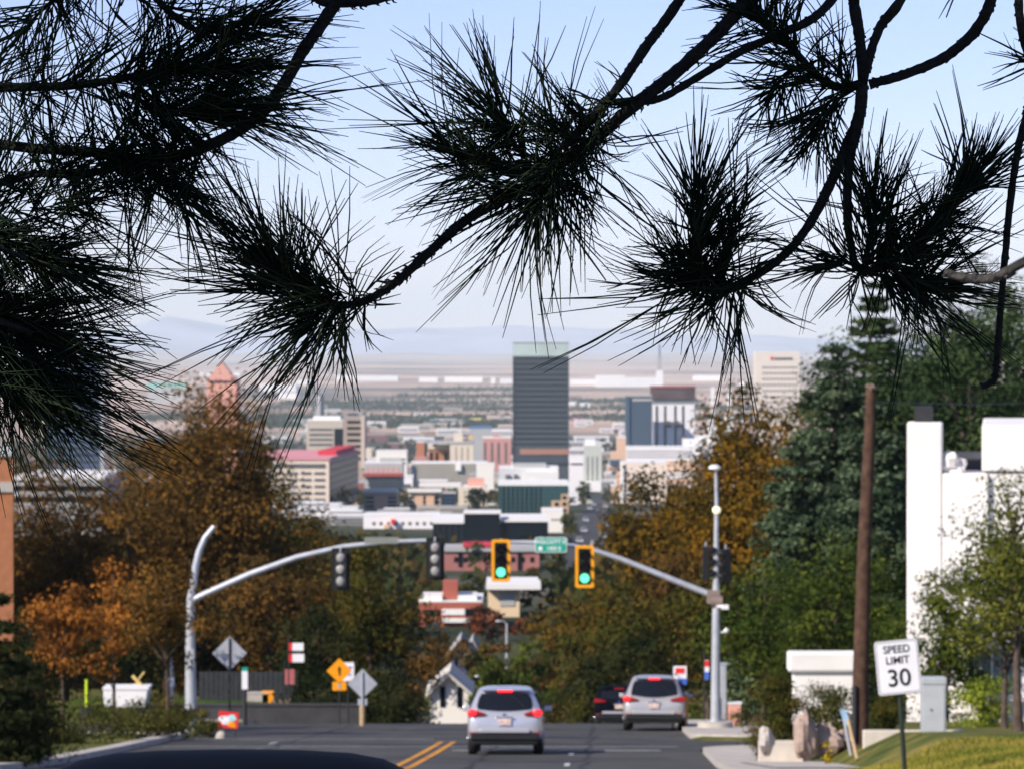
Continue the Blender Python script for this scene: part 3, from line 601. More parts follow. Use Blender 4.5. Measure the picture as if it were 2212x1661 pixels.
# hand placed low rooftops near the avenue
# far warehouses on the plain
wp = None
for (x0, x1, yt, yb) in ((725, 860, 813, 823), (905, 945, 816, 826), (960, 1042, 815, 826), (1060, 1070, 817, 829), (1080, 1107, 819, 829), (1232, 1290, 820, 832), (1288, 1350, 812, 836), (1350, 1420, 817, 836), (560, 640, 832, 846), (640, 680, 822, 832), (1225, 1245, 870, 876), (1255, 1275, 873, 880), (600, 640, 850, 862), (1500, 1560, 812, 822), (430, 520, 806, 812)):
    d = 139.5 * F / (yb - HY); X0 = P(x0, yb, d).x; X1 = P(x1, yb, d).x
    if wp is None:
        wp = empty('warehouse', (0, 0, 0), 'far white warehouse on the tan plain', 'warehouse', 'white warehouses on the plain')
        MB().bb((-.5, 0, 0), (.5, 1, 1)).build('wall', white, wp); MB().bb((-.5, 0, 1.001), (.5, 1, 1.03)).build('roof', white, wp); r = wp
    else: r = copy_tree(wp)
    r.location = ((X0 + X1) / 2, d, g(d)); r.scale = (X1 - X0, 120, W(yb - yt, d) + .5)
for (x0, x1, yt, yb, m_, lab) in ((1015, 1040, 906, 914, mat('yellow_roof', (.75,.60,.15), .7), 'bright yellow low roof far left of skyscraper'), (928, 952, 909, 916, mat('turquoise', (.22,.48,.42)), 'bright turquoise roof left of the yellow roof'), (893, 925, 895, 904, white, 'bright white roof above the turquoise roof'), (1434-200, 1260, 905, 908, mat('magenta_roof', (.6,.2,.3), .7), 'thin magenta roof right of skyscraper')):
    d = 139 * F / (yb - HY)
    B('low_warehouse', lab, 'warehouse', x0, x1, yt, d, m_, 60, roof=m_, side=False)
ds_ = empty('storage_dome', P(1744/1.085, 905/1.085, 9000), 'white ball-shaped tank far off left of white bank tower', 'tank')
MB().blob((0, 0, 0), (W(11, 9000),) * 3, 3, 0, 20, 14).build('dome', white, ds_); MB().bb((-4, -4, -W(70, 9000)), (4, 4, 0)).build('base', greyc, ds_)
# city tree canopy (far, reads as one mass)
r = np.random.default_rng(5); pts = []; vals = []; sizes = []
CLEAR = [(600,775,965,1108,1300),(785,1070,930,1112,1420),(785,1228,930,1050,2200),(1070,1228,930,1112,1250),(1228,1345,950,1062,2300),(1342,1600,955,1095,2000),(700,935,1113,1140,1150),(935,1184,1098,1152,900),(1165,1218,1100,1146,1000),(958,1165,1172,1218,700),
 (900,1045,1250,1345,450),(1052,1170,1255,1312,480),(1248,1322,1060,1182,2600),(0,2212,740,925,5000),(560,1700,700,975,3000)]
for i in range(6500):
    d = 290 + 4700 * r.random() ** 1.7; px = r.uniform(-60, 2270)
    if d > 650 and abs(px - 1283) < 5200 / d + 12: continue
    X = (px - CX) / F * d; h = r.uniform(5, 12); w_ = r.uniform(5, 11); m = 46
    ty_ = HY - (g(d) + h) / d * F; hwp = w_ / 2 / d * F
    if any(px + hwp > a and px - hwp < b and ty_ < y1_ and d < dB for a, b, y0_, y1_, dB in CLEAR): continue
    off = r.normal(size=(m, 3)); off /= np.linalg.norm(off, axis=1)[:, None]; off *= (r.random(m) ** .4)[:, None]
    pts.append(np.array([X, d, g(d) + h * .55]) + off * np.array([w_ / 2, w_ / 2, h * .45])); vals.append(np.clip(r.normal(.45, .15) + r.normal(0, .15, m) + (.25 if r.random() < .22 else 0), 0, 1)); sizes.append(r.uniform(.8, 2.0, m) * (1 + d / 3000))
ct = leaf_object('tree_canopy', np.concatenate(pts), np.concatenate(sizes), np.concatenate(vals), LM['city'], None, 9); tag(ct, kind='stuff', label='green and rust tree canopy across the low city')
# far plain tree belts
pts = []; vals = []; sizes = []
for (yy, xa, xb, dn) in ((872, 600, 1110, 200), (884, 560, 1760, 300), (858, 860, 1110, 100), (905, 300, 1700, 550), (920, 560, 1100, 500), (868, 1225, 1500, 160), (842, 900, 1110, 90)):
    for i in range(dn):
        y2 = yy + r.normal(0, 2.5); d = 139 * F / (y2 - HY); X = (r.uniform(xa, xb) - CX) / F * d; m = 12
        pts.append(np.array([X, d, g(d) + 3]) + r.normal(size=(m, 3)) * np.array([14, 20, 2.5])); vals.append(np.clip(r.normal(.25, .12, m), 0, 1)); sizes.append(r.uniform(4, 9, m))
ct = leaf_object('tree_belt', np.concatenate(pts), np.concatenate(sizes), np.concatenate(vals), LM['city'], None, 10); tag(ct, kind='stuff', label='dark tree belts across the distant plain')
proto_ = empty('distant_car', (0, 0, 0), 'tiny car far down the avenue between the trees', 'car', 'cars far down the avenue')
MB().box((0, 0, .55), (1.8, 4.3, .55)).prism([(-.8, .83), (.8, .83), (.62, 1.4), (-.62, 1.4)], -1.1, 1.3).build('body', mat('far_car_paint', (.35,.35,.37), .4, .5, .3), proto_, bevel=.12)
MB().prism([(-.7, .9), (.7, .9), (.58, 1.3), (-.58, 1.3)], -1.13, 1.33).build('windows', glass, proto_)
for k_, (dd_, xo) in enumerate(((905, -3), (940, 2.6), (1000, -2.6), (1050, 2.8), (1120, -2.9), (1200, 2.7), (1320, -2.8), (1420, 2.6), (1600, -2.7))):
    c_ = proto_ if k_ == 0 else copy_tree(proto_); c_.location = (cx(dd_) + xo, dd_, g(dd_) + .15)
#==NEAR==
# ------------------------------------------------------------------ trees and shrubs of the street
T = tree
S = shrub
T('autumn_tree', 'tallest rust-brown tree left of the street, crown below salmon gable', 'tree', 'round', 440, 780, 380, 178, 'rust', .05, 3.6)
T('autumn_tree', 'broad brown tree at far left above the orange maples', 'tree', 'round', 140, 965, 400, 165, 'brown', .05, 4.2)
T('autumn_tree', 'rusty tree between the tallest brown tree and far left tree', 'tree', 'round', 290, 1020, 260, 160, 'rust', .15, 2.6)
T('leafy_tree', 'dark olive tree in front of the pink-roofed office', 'tree', 'round', 570, 930, 260, 190, 'olive', .05, 3.6)
T('maple_tree', 'leftmost of the small orange maples with bare pale trunk', 'tree', 'round', 135, 1195, 190, 114, 'orange', .30, 2.9, trunkpx=11, group='orange maples on the left lawn')
T('maple_tree', 'middle orange maple beside the white container', 'tree', 'round', 245, 1180, 190, 118, 'orange', .30, 2.7, trunkpx=9, group='orange maples on the left lawn')
T('maple_tree', 'right-hand orange maple overlapping the left signal pole', 'tree', 'round', 360, 1180, 220, 110, 'rust', .28, 2.6, trunkpx=9, group='orange maples on the left lawn')
T('leafy_tree', 'amber-topped tree under the middle of the left mast arm', 'tree', 'round', 715, 1120, 230, 230, 'brown', .1, 3.6)
T('leafy_tree', 'dark green spreading tree below the left signal heads', 'tree', 'round', 800, 1175, 250, 160, 'olive', .16, 4.2)
T('leafy_tree', 'brown thinning tree between left signal pole and dark green tree', 'tree', 'round', 585, 1150, 290, 152, 'brown', .15, 3.4)
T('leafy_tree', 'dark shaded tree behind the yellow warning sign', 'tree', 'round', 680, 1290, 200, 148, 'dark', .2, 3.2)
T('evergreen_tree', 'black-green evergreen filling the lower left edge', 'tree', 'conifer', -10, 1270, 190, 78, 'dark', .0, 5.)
T('leafy_tree', 'sparse brown tree beside the white gabled house', 'tree', 'round', 905, 1330, 130, 215, 'brown', .1, 2.6)
T('leafy_tree', 'sparse grey-brown tree directly left of the silver car roof', 'tree', 'round', 990, 1370, 120, 290, 'brown', .15, 2.2)
T('autumn_tree', 'red-brown tree below the cream flat-roofed building', 'tree', 'round', 1075, 1298, 150, 400, 'maroon', .1, 3.2)
T('leafy_tree', 'bright green tree behind the grey lamp post ahead', 'tree', 'round', 1075, 1420, 130, 205, 'green', .02, 3.4)
T('leafy_tree', 'purple-brown tree between silver car and silver parked car', 'tree', 'round', 1185, 1410, 150, 250, 'maroon', .1, 3.4)
T('leafy_tree', 'small amber tree left of the right signal head', 'tree', 'round', 1195, 1280, 140, 350, 'amber', .1, 3.2)
T('leafy_tree', 'amber and olive tree under the right-hand green signal', 'tree', 'round', 1290, 1245, 230, 270, 'amber', .1, 3.6)
T('leafy_tree', 'round-topped olive tree left of the right signal pole', 'tree', 'round', 1430, 1000, 260, 225, 'amber', .05, 7., leafpx=10.5)
T('leafy_tree', 'dark leafy tree above the parked silver car', 'tree', 'round', 1385, 1230, 270, 175, 'olive', .12, 4.)
T('leafy_tree', 'tall amber tree behind the lamp of the right signal pole', 'tree', 'round', 1640, 825, 300, 195, 'amber', .03, 8., leafpx=10.5)
T('leafy_tree', 'brown-green tree filling the left side behind maples', 'tree', 'round', 50, 1040, 340, 172, 'brown', .05, 4.2)
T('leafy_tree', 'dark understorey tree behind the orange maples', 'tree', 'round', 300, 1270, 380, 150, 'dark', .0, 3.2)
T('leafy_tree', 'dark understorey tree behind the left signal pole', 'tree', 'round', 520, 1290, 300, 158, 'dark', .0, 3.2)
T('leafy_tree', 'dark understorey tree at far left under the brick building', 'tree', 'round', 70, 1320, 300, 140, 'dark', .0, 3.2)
T('autumn_tree', 'olive-brown tree under the roof of the tallest brown tree', 'tree', 'round', 470, 1040, 330, 190, 'olive', .05, 3.4)
T('autumn_tree', 'golden bush-like tree in front of the white shopfronts', 'tree', 'round', 700, 1122, 190, 420, 'amber', .0, 3.4)
T('leafy_tree', 'muted green tree below the black glass office, left of street sign', 'tree', 'round', 1130, 1225, 220, 560, 'olive', .0, 3.2)
T('leafy_tree', 'olive tree behind the street sign', 'tree', 'round', 1207, 1165, 56, 640, 'olive', .0, 3.2)
T('leafy_tree', 'greyish tree left of the brick roadside tower', 'tree', 'round', 880, 1235, 150, 480, 'olive', .0, 3.2)
T('leafy_tree', 'mixed tree right of the brick roadside block', 'tree', 'round', 1050, 1380, 150, 330, 'brown', .0, 3.)
T('leafy_tree', 'low brown tree below the brick roadside block', 'tree', 'round', 960, 1365, 130, 360, 'brown', .0, 2.6)
T('leafy_tree', 'broad amber tree between right signal arm and spruces', 'tree', 'round', 1540, 1000, 230, 210, 'amber', .05, 3.8)
T('leafy_tree', 'reddish tree under the right end of the mast arm', 'tree', 'round', 1460, 1160, 230, 185, 'brown', .05, 3.8)
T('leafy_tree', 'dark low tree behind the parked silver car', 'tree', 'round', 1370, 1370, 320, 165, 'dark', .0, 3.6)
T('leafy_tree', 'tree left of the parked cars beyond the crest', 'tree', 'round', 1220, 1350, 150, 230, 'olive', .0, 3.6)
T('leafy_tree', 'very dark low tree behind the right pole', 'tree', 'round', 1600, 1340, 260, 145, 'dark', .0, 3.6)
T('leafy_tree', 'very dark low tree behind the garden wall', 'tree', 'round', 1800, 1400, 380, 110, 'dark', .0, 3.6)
T('autumn_tree', 'left shoulder tree beside the tallest rust-brown tree', 'tree', 'round', 360, 850, 260, 184, 'brown', .05, 3.4)
T('autumn_tree', 'right shoulder tree beside the tallest rust-brown tree', 'tree', 'round', 500, 845, 230, 182, 'brown', .05, 3.4)
T('leafy_tree', 'amber tree touching the blue-green spruce at its top', 'tree', 'round', 1730, 835, 240, 185, 'amber', .03, 8., leafpx=10.5)
T('leafy_tree', 'golden-green shoulder tree left of the tall amber tree', 'tree', 'round', 1570, 930, 230, 200, 'amber', .03, 8., leafpx=10.5)
T('leafy_tree', 'green-brown tree behind the brick roadside tower', 'tree', 'round', 930, 1224, 170, 560, 'olive', .0, 3.4)
T('leafy_tree', 'muted tree between brick tower and cream flat-roofed building', 'tree', 'round', 1020, 1235, 130, 540, 'olive', .0, 3.4)
T('leafy_tree', 'green tree beyond the crest right of the lamp post', 'tree', 'round', 1135, 1380, 130, 240, 'green', .0, 3.4)
T('leafy_tree', 'brown tree beyond the crest above the gap between the cars', 'tree', 'round', 1235, 1370, 150, 285, 'brown', .0, 3.4)
T('leafy_tree', 'olive tree beyond the crest left of the parked dark car', 'tree', 'round', 1300, 1330, 170, 300, 'olive', .0, 3.4)
T('leafy_tree', 'pale olive tree above the silver car roof', 'tree', 'round', 1045, 1375, 110, 255, 'olive', .0, 3.4)
T('leafy_tree', 'reddish small tree behind the lamp post top', 'tree', 'round', 1130, 1330, 120, 410, 'maroon', .0, 3.4)
T('leafy_tree', 'low green tree touching the right side of the silver car roof', 'tree', 'round', 1190, 1470, 120, 232, 'green', .0, 3.4)
T('leafy_tree', 'low dark tree behind the dark parked car', 'tree', 'round', 1290, 1450, 150, 225, 'dark', .0, 3.4)
T('big_pine', 'broad dark conifer just left of the wooden pole top', 'conifer', 'round', 1850, 690, 260, 156, 'pine', .03, 6., leafpx=10)
T('big_pine', 'dark conifer between wooden pole top and white chimney', 'conifer', 'round', 1945, 640, 260, 158, 'pine', .03, 6., leafpx=10)
T('big_pine', 'dark conifer directly behind the notch of the white house', 'conifer', 'round', 2090, 570, 280, 150, 'pine', .03, 6., leafpx=10)
T('autumn_tree', 'dense brown treetop directly under the salmon gable', 'tree', 'round', 445, 812, 210, 181, 'brown', .03, 5., leafpx=10)
T('leafy_tree', 'dense green tree hiding the lower white house wall', 'tree', 'round', 2045, 1240, 200, 90, 'green', .0, 4.)
T('leafy_tree', 'olive tree in front of the right end of white house', 'tree', 'round', 2170, 1150, 260, 82, 'olivegreen', .22, 3.2)
T('leafy_tree', 'tree on the near side of the avenue, left kerb', 'tree', 'round', 1232, 1105, 45, 980, 'olive', .0, 3.)
T('leafy_tree', 'tree on the far side of the avenue, right kerb', 'tree', 'round', 1335, 1085, 60, 1000, 'olive', .0, 3.)
T('leafy_tree', 'green tree beside the round grey tower foot', 'tree', 'round', 1262, 1030, 40, 1900, 'olive', .0, 3.)
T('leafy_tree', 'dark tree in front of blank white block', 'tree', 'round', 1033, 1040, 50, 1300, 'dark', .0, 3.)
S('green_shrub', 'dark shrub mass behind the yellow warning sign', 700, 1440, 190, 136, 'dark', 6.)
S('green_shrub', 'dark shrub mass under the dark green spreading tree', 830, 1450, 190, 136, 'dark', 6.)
T('leafy_tree', 'dark leafy tree directly behind the right signal pole', 'tree', 'round', 1530, 1180, 200, 160, 'olive', .1, 3.8)
T('spruce_tree', 'blue-green spruce nearest the amber tree', 'spruce', 'conifer', 1800, 740, 380, 150, 'spruce', .03, 4.6, leafpx=8)
T('spruce_tree', 'dark spruce behind the top of the wooden pole', 'spruce', 'conifer', 1890, 600, 330, 165, 'pine', .03, 4.6)
T('big_pine', 'tall dark conifer rising behind the chimney of the white house', 'conifer', 'round', 2010, 590, 330, 170, 'pine', .03, 6., leafpx=10)
T('big_pine', 'tallest dark conifer, cut by the right edge', 'conifer', 'round', 2170, 525, 320, 160, 'pine', .03, 6., leafpx=10)
T('spruce_tree', 'blue-green spruce low between wooden pole and amber tree', 'spruce', 'conifer', 1730, 930, 330, 138, 'spruce', .03, 4.4, leafpx=8)
T('spruce_tree', 'blue-green spruce directly left of the white house wall', 'spruce', 'conifer', 1895, 850, 340, 135, 'spruce', .03, 4.6, leafpx=8)
T('leafy_tree', 'bright green tree right of the right signal pole', 'tree', 'round', 1650, 1165, 300, 132, 'green', .05, 3.8)
T('leafy_tree', 'green tree above the white garden wall', 'tree', 'round', 1810, 1180, 320, 120, 'green', .05, 4.)
T('leafy_tree', 'green tree between wooden pole and white house, above speed sign', 'tree', 'round', 2010, 1220, 290, 98, 'green', .05, 4.)
T('honey_locust', 'airy light green tree in front of the white house', 'tree', 'round', 2200, 970, 330, 76, 'olivegreen', .12, 1.9, leafpx=9, seed=77)
S = shrub
S('hedge', 'olive and rust hedge clump nearest the left kerb corner', 150, 1520, 260, 98, 'shrub', 6.)
S('hedge', 'rust-tipped hedge clump left of left signal pole', 320, 1520, 260, 103, 'shrub', 6.)
S('hedge', 'lighter shrub at the foot of the left signal pole, beside red sign', 445, 1530, 64, 107, 'shrub', 6.)
S('hedge', 'dark shrub clump between hedge and left signal pole', 360, 1490, 130, 112, 'olive', 6.)
S('hedge', 'dark shrub mass in the bottom left corner', 20, 1440, 300, 80, 'dark', 6.)
S('tall_shrub', 'tall dark upright shrub left of the white garden wall', 1682, 1440, 130, 80, 'olive', 7., 6., kind='round')
S('round_shrub', 'olive shrub in front of the white garden wall', 1800, 1475, 150, 80, 'shrub', 7, 6.)
S('round_shrub', 'dark shrub just right of the wooden pole', 1920, 1495, 120, 79, 'olive', 6, 6.)
S('lime_bush', 'yellow-green bush beside the house window', 2120, 1430, 140, 84, 'lime', 5, 7.)
S('red_bush', 'low rust-coloured plant at the foot of tall upright shrub', 1640, 1545, 45, 82, 'rust', 2.4, 6., cat='plant')
S('yellow_plant', 'yellow-leaved plant beside the pointed boulder', 1712, 1565, 50, 81, 'lime', 2.6, 6., cat='plant')
S('yellow_flowers', 'clump of yellow flowers in front of the boulders', 1785, 1600, 34, 74, 'flower', 1.8, 6., cat='flowers', ybase=1665)
S('green_shrub', 'green shrub beyond the parked silver car near the orange barrel', 1500, 1500, 60, 140, 'green', 2.6)
S('green_shrub', 'low rust and green shrub left of white garden wall, near pole', 1605, 1530, 80, 118, 'shrub', 2.6)
S('green_shrub', 'dark green shrub behind the grey cabinet', 2060, 1520, 110, 96, 'dark', 3.)
S('green_shrub', 'dark shrub at the end of the left retaining wall', 800, 1490, 130, 140, 'olive', 3.)
S('green_shrub', 'dark shrub left of the silver car beyond the crest', 900, 1500, 110, 150, 'dark', 3.)
S('green_shrub', 'olive shrub beyond the crest between the silver cars', 1250, 1480, 170, 165, 'olive', 3.)
S('green_shrub', 'brown shrub beyond the crest right of the silver car', 1190, 1500, 80, 175, 'brown', 3.)
# ------------------------------------------------------------------ lawn (grass blades) on the right bank
def grass(name, x0, x1, d0, d1, n, hgt, c, seed, lab):
    r = np.random.default_rng(seed); X = r.uniform(x0, x1, n); D = r.uniform(d0, d1, n); keep = np.array([not in_road(a, b) for a, b in zip(X, D)]); X = X[keep]; D = D[keep]; n = len(X)
    Z = np.array([G(a, b) for a, b in zip(X, D)]); a = r.uniform(0, 6.28, n); w_ = .012; h = hgt * r.uniform(.5, 1.3, n); lean = r.normal(0, .35, (n, 2)) * hgt
    V = np.empty((n, 3, 3)); V[:, 0] = np.stack([X - np.cos(a) * w_, D - np.sin(a) * w_, Z - .01], 1); V[:, 1] = np.stack([X + np.cos(a) * w_, D + np.sin(a) * w_, Z - .01], 1); V[:, 2] = np.stack([X + lean[:, 0], D + lean[:, 1], Z + h], 1)
    me = bpy.data.meshes.new(name); me.vertices.add(3 * n); me.vertices.foreach_set('co', V.reshape(-1)); me.loops.add(3 * n); me.loops.foreach_set('vertex_index', np.arange(3 * n, dtype=np.int32))
    me.polygons.add(n); me.polygons.foreach_set('loop_start', np.arange(0, 3 * n, 3, dtype=np.int32)); me.polygons.foreach_set('loop_total', np.full(n, 3, dtype=np.int32)); me.update(calc_edges=True)
    at = me.attributes.new('v', 'FLOAT', 'FACE'); v = .5 + .3 * np.sin(X * 1.3 + 2 * np.sin(D * .5)) * np.cos(D * .8) + r.normal(0, .15, n); at.data.foreach_set('value', np.clip(v, 0, 1).astype(np.float32)); me.materials.append(c)
    o = bpy.data.objects.new(name, me); COL.objects.link(o); tag(o, lab, kind='stuff')
grass('lawn', 4.2, 10.5, 42, 66, 60000, .06, leafmat('lawn_blades', (.10,.14,.02), (.30,.27,.045), (.50,.38,.09)), 3, 'green and straw-coloured lawn bank at lower right')
grass('verge_grass', -16, -4.8, 131.5, 146, 26000, .12, leafmat('verge_blades', (.04,.08,.015), (.07,.13,.025), (.12,.18,.04)), 4, 'green grass slope behind left retaining wall')
# ------------------------------------------------------------------ street furniture
def fontmesh(name, text, size, m, parent, loc, rot=(math.pi / 2, 0, 0), ext=.002, bold=0.):
    cu = bpy.data.curves.new(name, 'FONT'); cu.body = text; cu.size = size; cu.align_x = 'CENTER'; cu.align_y = 'CENTER'; cu.extrude = ext; cu.offset = bold
    t = bpy.data.objects.new('tmp', cu); COL.objects.link(t); bpy.context.view_layer.update()
    me = bpy.data.meshes.new_from_object(t.evaluated_get(bpy.context.evaluated_depsgraph_get())); bpy.data.objects.remove(t)
    me.name = name; me.materials.clear(); me.materials.append(m); o = bpy.data.objects.new(name, me); COL.objects.link(o); o.parent = parent; o.location = loc; o.rotation_euler = rot
    return o
def rrect(w_, h_, r_, n=4):
    pts = []
    for cx_, cz_, a0 in ((w_/2-r_, h_/2-r_, 0), (-w_/2+r_, h_/2-r_, 90), (-w_/2+r_, -h_/2+r_, 180), (w_/2-r_, -h_/2+r_, 270)):
        for k in range(n + 1): a = math.radians(a0 + 90 * k / n); pts.append((cx_ + r_ * math.cos(a), cz_ + r_ * math.sin(a)))
    return pts
def signal(loc, label, rz=0., lit=True, bright=False, border=True, group=None, plate=True):
    r = empty('traffic_signal', loc, label, 'traffic light', group, rz)
    if plate:
        MB().prism(rrect(.56, 1.30, .06), .02, .035).build('backplate', black, r)
        if border:
            out = rrect(.585, 1.32, .07); inn = rrect(.40, 1.13, .03); n = len(out); mb = MB()
            vs = [(p[0], -.004, p[1]) for p in out] + [(p[0], -.004, p[1]) for p in inn] + [(p[0], .018, p[1]) for p in out] + [(p[0], .018, p[1]) for p in inn]; fs = []
            for i in range(n):
                j = (i + 1) % n; fs += [(i, j, n + j, n + i), (2*n + i, 3*n + i, 3*n + j, 2*n + j), (i, 2*n + i, 2*n + j, j), (n + i, n + j, 3*n + j, 3*n + i)]
            mb.add(vs, fs).build('reflective_border', yellowb, r)
    hb = MB(); hb.prism(rrect(.35, 1.08, .04), .036, .22)
    hb.build('housing', mat('signal_back_grey', (.03,.03,.03), .45, .1, 4) if bright else black, r)
    for i, z in enumerate((.36, 0, -.36)):
        if bright:
            MB().blob((0, .22, z), (.13, .07, .14), i, .05).build('pale_bulge', mat('signal_bulge', (.33,.32,.30), .35, .1, 6), r)  # pale rounded bumps on the dark housing back
        m_ = greenlamp if (lit and i == 2) else lensoff
        ring = [(.145 * math.cos(a), -.012, z + .145 * math.sin(a)) for a in np.linspace(0, 2 * math.pi, 25)[:-1]]
        l = MB(); l.tube([(0, .015, z), (0, -.006, z), (0, -.02, z)], [.145, .145, .11], 24); l.build('lens', m_, r)
        v = MB(); n = 18; vs = []; fs = []
        for k in range(n + 1):
            a = math.radians(-20 + 220 * k / n); c_, s_ = math.cos(a), math.sin(a)
            ln = .20 if s_ > 0 else .11
            vs += [(.158 * c_, 0, z + .158 * s_), (.158 * c_, -ln, z + .158 * s_), (.166 * c_, -ln, z + .166 * s_), (.166 * c_, 0, z + .166 * s_)]
        for k in range(n):
            a = 4 * k; fs += [(a, a+1, a+5, a+4), (a+1, a+2, a+6, a+5), (a+2, a+3, a+7, a+6)]
        v.add(vs, fs, True).build('visor', black, r)
    MB().tube([(0, .12, .54), (0, .12, .68)], .03, 8).build('bracket', steel, r)
    return r
# right hand signal pole
d = 116.; pb = P(1545, 1566, d); zb = pb.z
rp = empty('signal_pole', (pb.x, d, zb - .35), 'grey signal pole at right corner with long arm and round lamp', 'signal pole')
def loc(x, y, dd=0.): q = P(x, y, d + dd); return q - rp.location
MB().tube([(0, 0, -.1), (0, 0, .02), (0, 0, .48)], [.62, .58, .55], 20).build('foundation', concrete, rp)
MB().tube([(0, 0, .45), (0, 0, .5)], .24, 16).build('base_plate', steel, rp)
MB().tube([loc(1545, 1562) , loc(1547, 1280), loc(1547, 1180)], [.15, .115, .09], 16).build('pole', steel, rp)
MB().tube([loc(1547, 1180), loc(1548, 1080), loc(1546, 1012)], [.08, .06, .045], 12).build('lamp_mast', steel, rp)
MB().tube([loc(1544, 1012), loc(1544, 1007), loc(1544, 1003)], [.20, .19, .08], 14).build('lamp_head', mat('lamp_shell', (.7,.7,.66), .5, .05), rp)
MB().blob(loc(1548, 1101), (.13, .13, .13), 2, 0, 14, 10).build('globe_lamp', mat('lamp_glass_lit', (.9,.85,.6), .3, 0, emit=(1,.86,.5), es=.6), rp)
MB().tube([loc(1536, 1284), loc(1470, 1258), loc(1400, 1230), loc(1340, 1206), loc(1290, 1190), loc(1240, 1179), loc(1190, 1172), loc(1130, 1170), loc(1062, 1170)], [.10, .095, .09, .085, .08, .072, .066, .06, .055], 12).build('mast_arm', steel, rp)
MB().box(loc(1541, 1288), (.40, .36, .42)).tube([loc(1536, 1297), loc(1560, 1297)], .22, 12).build('arm_clamp', mat('clamp_brown', (.25,.19,.16), .7), rp)
MB().tube([loc(1548, 1310, -.2), loc(1562, 1309, -.2)], .05, 8).box(loc(1566, 1310, -.2), (.22, .2, .14)).build('camera_unit', white, rp)
MB().tube([loc(1548, 1365, 0), loc(1570, 1364, 0)], .03, 8).blob(loc(1569, 1361), (.08, .08, .08), 1, .05).build('camera_unit', white, rp)
signal(P(1082, 1210, 115.6), 'left of two yellow-bordered signals showing green', group=None)
signal(P(1263, 1223, 115.6), 'right of two yellow-bordered signals showing green', group=None)
for xx, yy, rz, lb in ((1533, 1216, math.pi / 2, 'black side-facing signal left of the right pole'), (1560, 1222, -1.2, 'black side-facing signal right of the right pole')):
    signal(P(xx, yy, 116.), lb, rz, lit=False, border=False, plate=False)
ss = empty('street_name_sign', P(1190, 1176, 115.7), 'green street name sign on the right mast arm', 'street sign')
MB().prism(rrect(.985, .47, .05), 0, .015).build('border', signw, ss)
MB().prism(rrect(.945, .43, .04), -.004, -.001).build('panel', greenc, ss)
fontmesh('lettering', 'WOLCOTT ST', .165, signw, ss, (0, -.008, .09), bold=.004); fontmesh('lettering', '1450 E', .165, signw, ss, (.09, -.008, -.11), bold=.004)
MB().box((-.33, -.007, -.11), (.12, .004, .12)).build('emblem', signw, ss)
MB().tube([(-.3, .02, .2), (-.3, .1, .25)], .02, 6).tube([(.3, .02, .2), (.3, .1, .1)], .02, 6).build('bracket', steel, ss)
# left signal pole
dl = 114.; q0 = P(414, 1588, dl)
lp = empty('signal_pole', (q0.x, dl, q0.z), 'grey signal pole at left corner with curved lamp arm', 'signal pole')
def loc(x, y, dd=0.): q = P(x, y, dl + dd); return q - lp.location
MB().tube([(0, 0, 0), (0, 0, .06)], .28, 16).build('base_plate', steel, lp)
MB().tube([(0, 0, .05), loc(413, 1540), loc(411, 1400), loc(412, 1290), loc(418, 1260)], [.21, .19, .155, .12, .10], 16).build('pole', steel, lp)
MB().tube([loc(418, 1262), loc(422, 1225), loc(430, 1190), loc(443, 1160), loc(463, 1136)], [.115, .11, .10, .09, .08], 12).build('lamp_arm', steel, lp)
MB().tube([loc(415, 1296), loc(450, 1279), loc(540, 1239), loc(640, 1203), loc(740, 1180), loc(840, 1169), loc(948, 1166)], [.11, .105, .10, .09, .08, .07, .06], 12).build('mast_arm', steel, lp)
MB().box(loc(411, 1420, -.2), (.24, .2, .5)).build('control_box', steel, lp)
MB().box(loc(414, 1530, -.22), (.14, .06, .22)).build('hand_hole', signback, lp)
signal(P(736, 1228, 113.7), 'black-plated signal seen from behind, middle of left arm', math.pi, lit=False, bright=True, border=False)
signal(P(940, 1206, 113.7), 'black-plated signal seen from behind at tip of left arm', math.pi, lit=False, bright=True, border=False)
sb = empty('sign_back', P(824, 1166, 113.6), 'pale rear of a flat street sign on left arm', 'sign')
MB().prism(rrect(1.05, .20, .03), 0, .01, ).build('panel', mat('sign_back_light', (.22,.23,.21), .7, .1), sb); MB().tube([(-.3, .02, 0), (.3, .02, 0)], .02, 6).build('bracket', steel, sb)
# generic post sign
def post(parent, x, z0, z1, r_=.03, m_=darkmetal, y=.03): MB().tube([(x, y, z0), (x, y, z1)], r_, 8).build('post', m_, parent)
def diamond(s): h = s * math.sqrt(.5) ; return [(0, h), (-h, 0), (0, -h), (h, 0)]
def sign_at(name, label, x, y, d, cat='sign'):
    p = P(x, y, d); zg = G(p.x, d); r = empty(name, (p.x, d, zg), label, cat); return r, p.z - zg
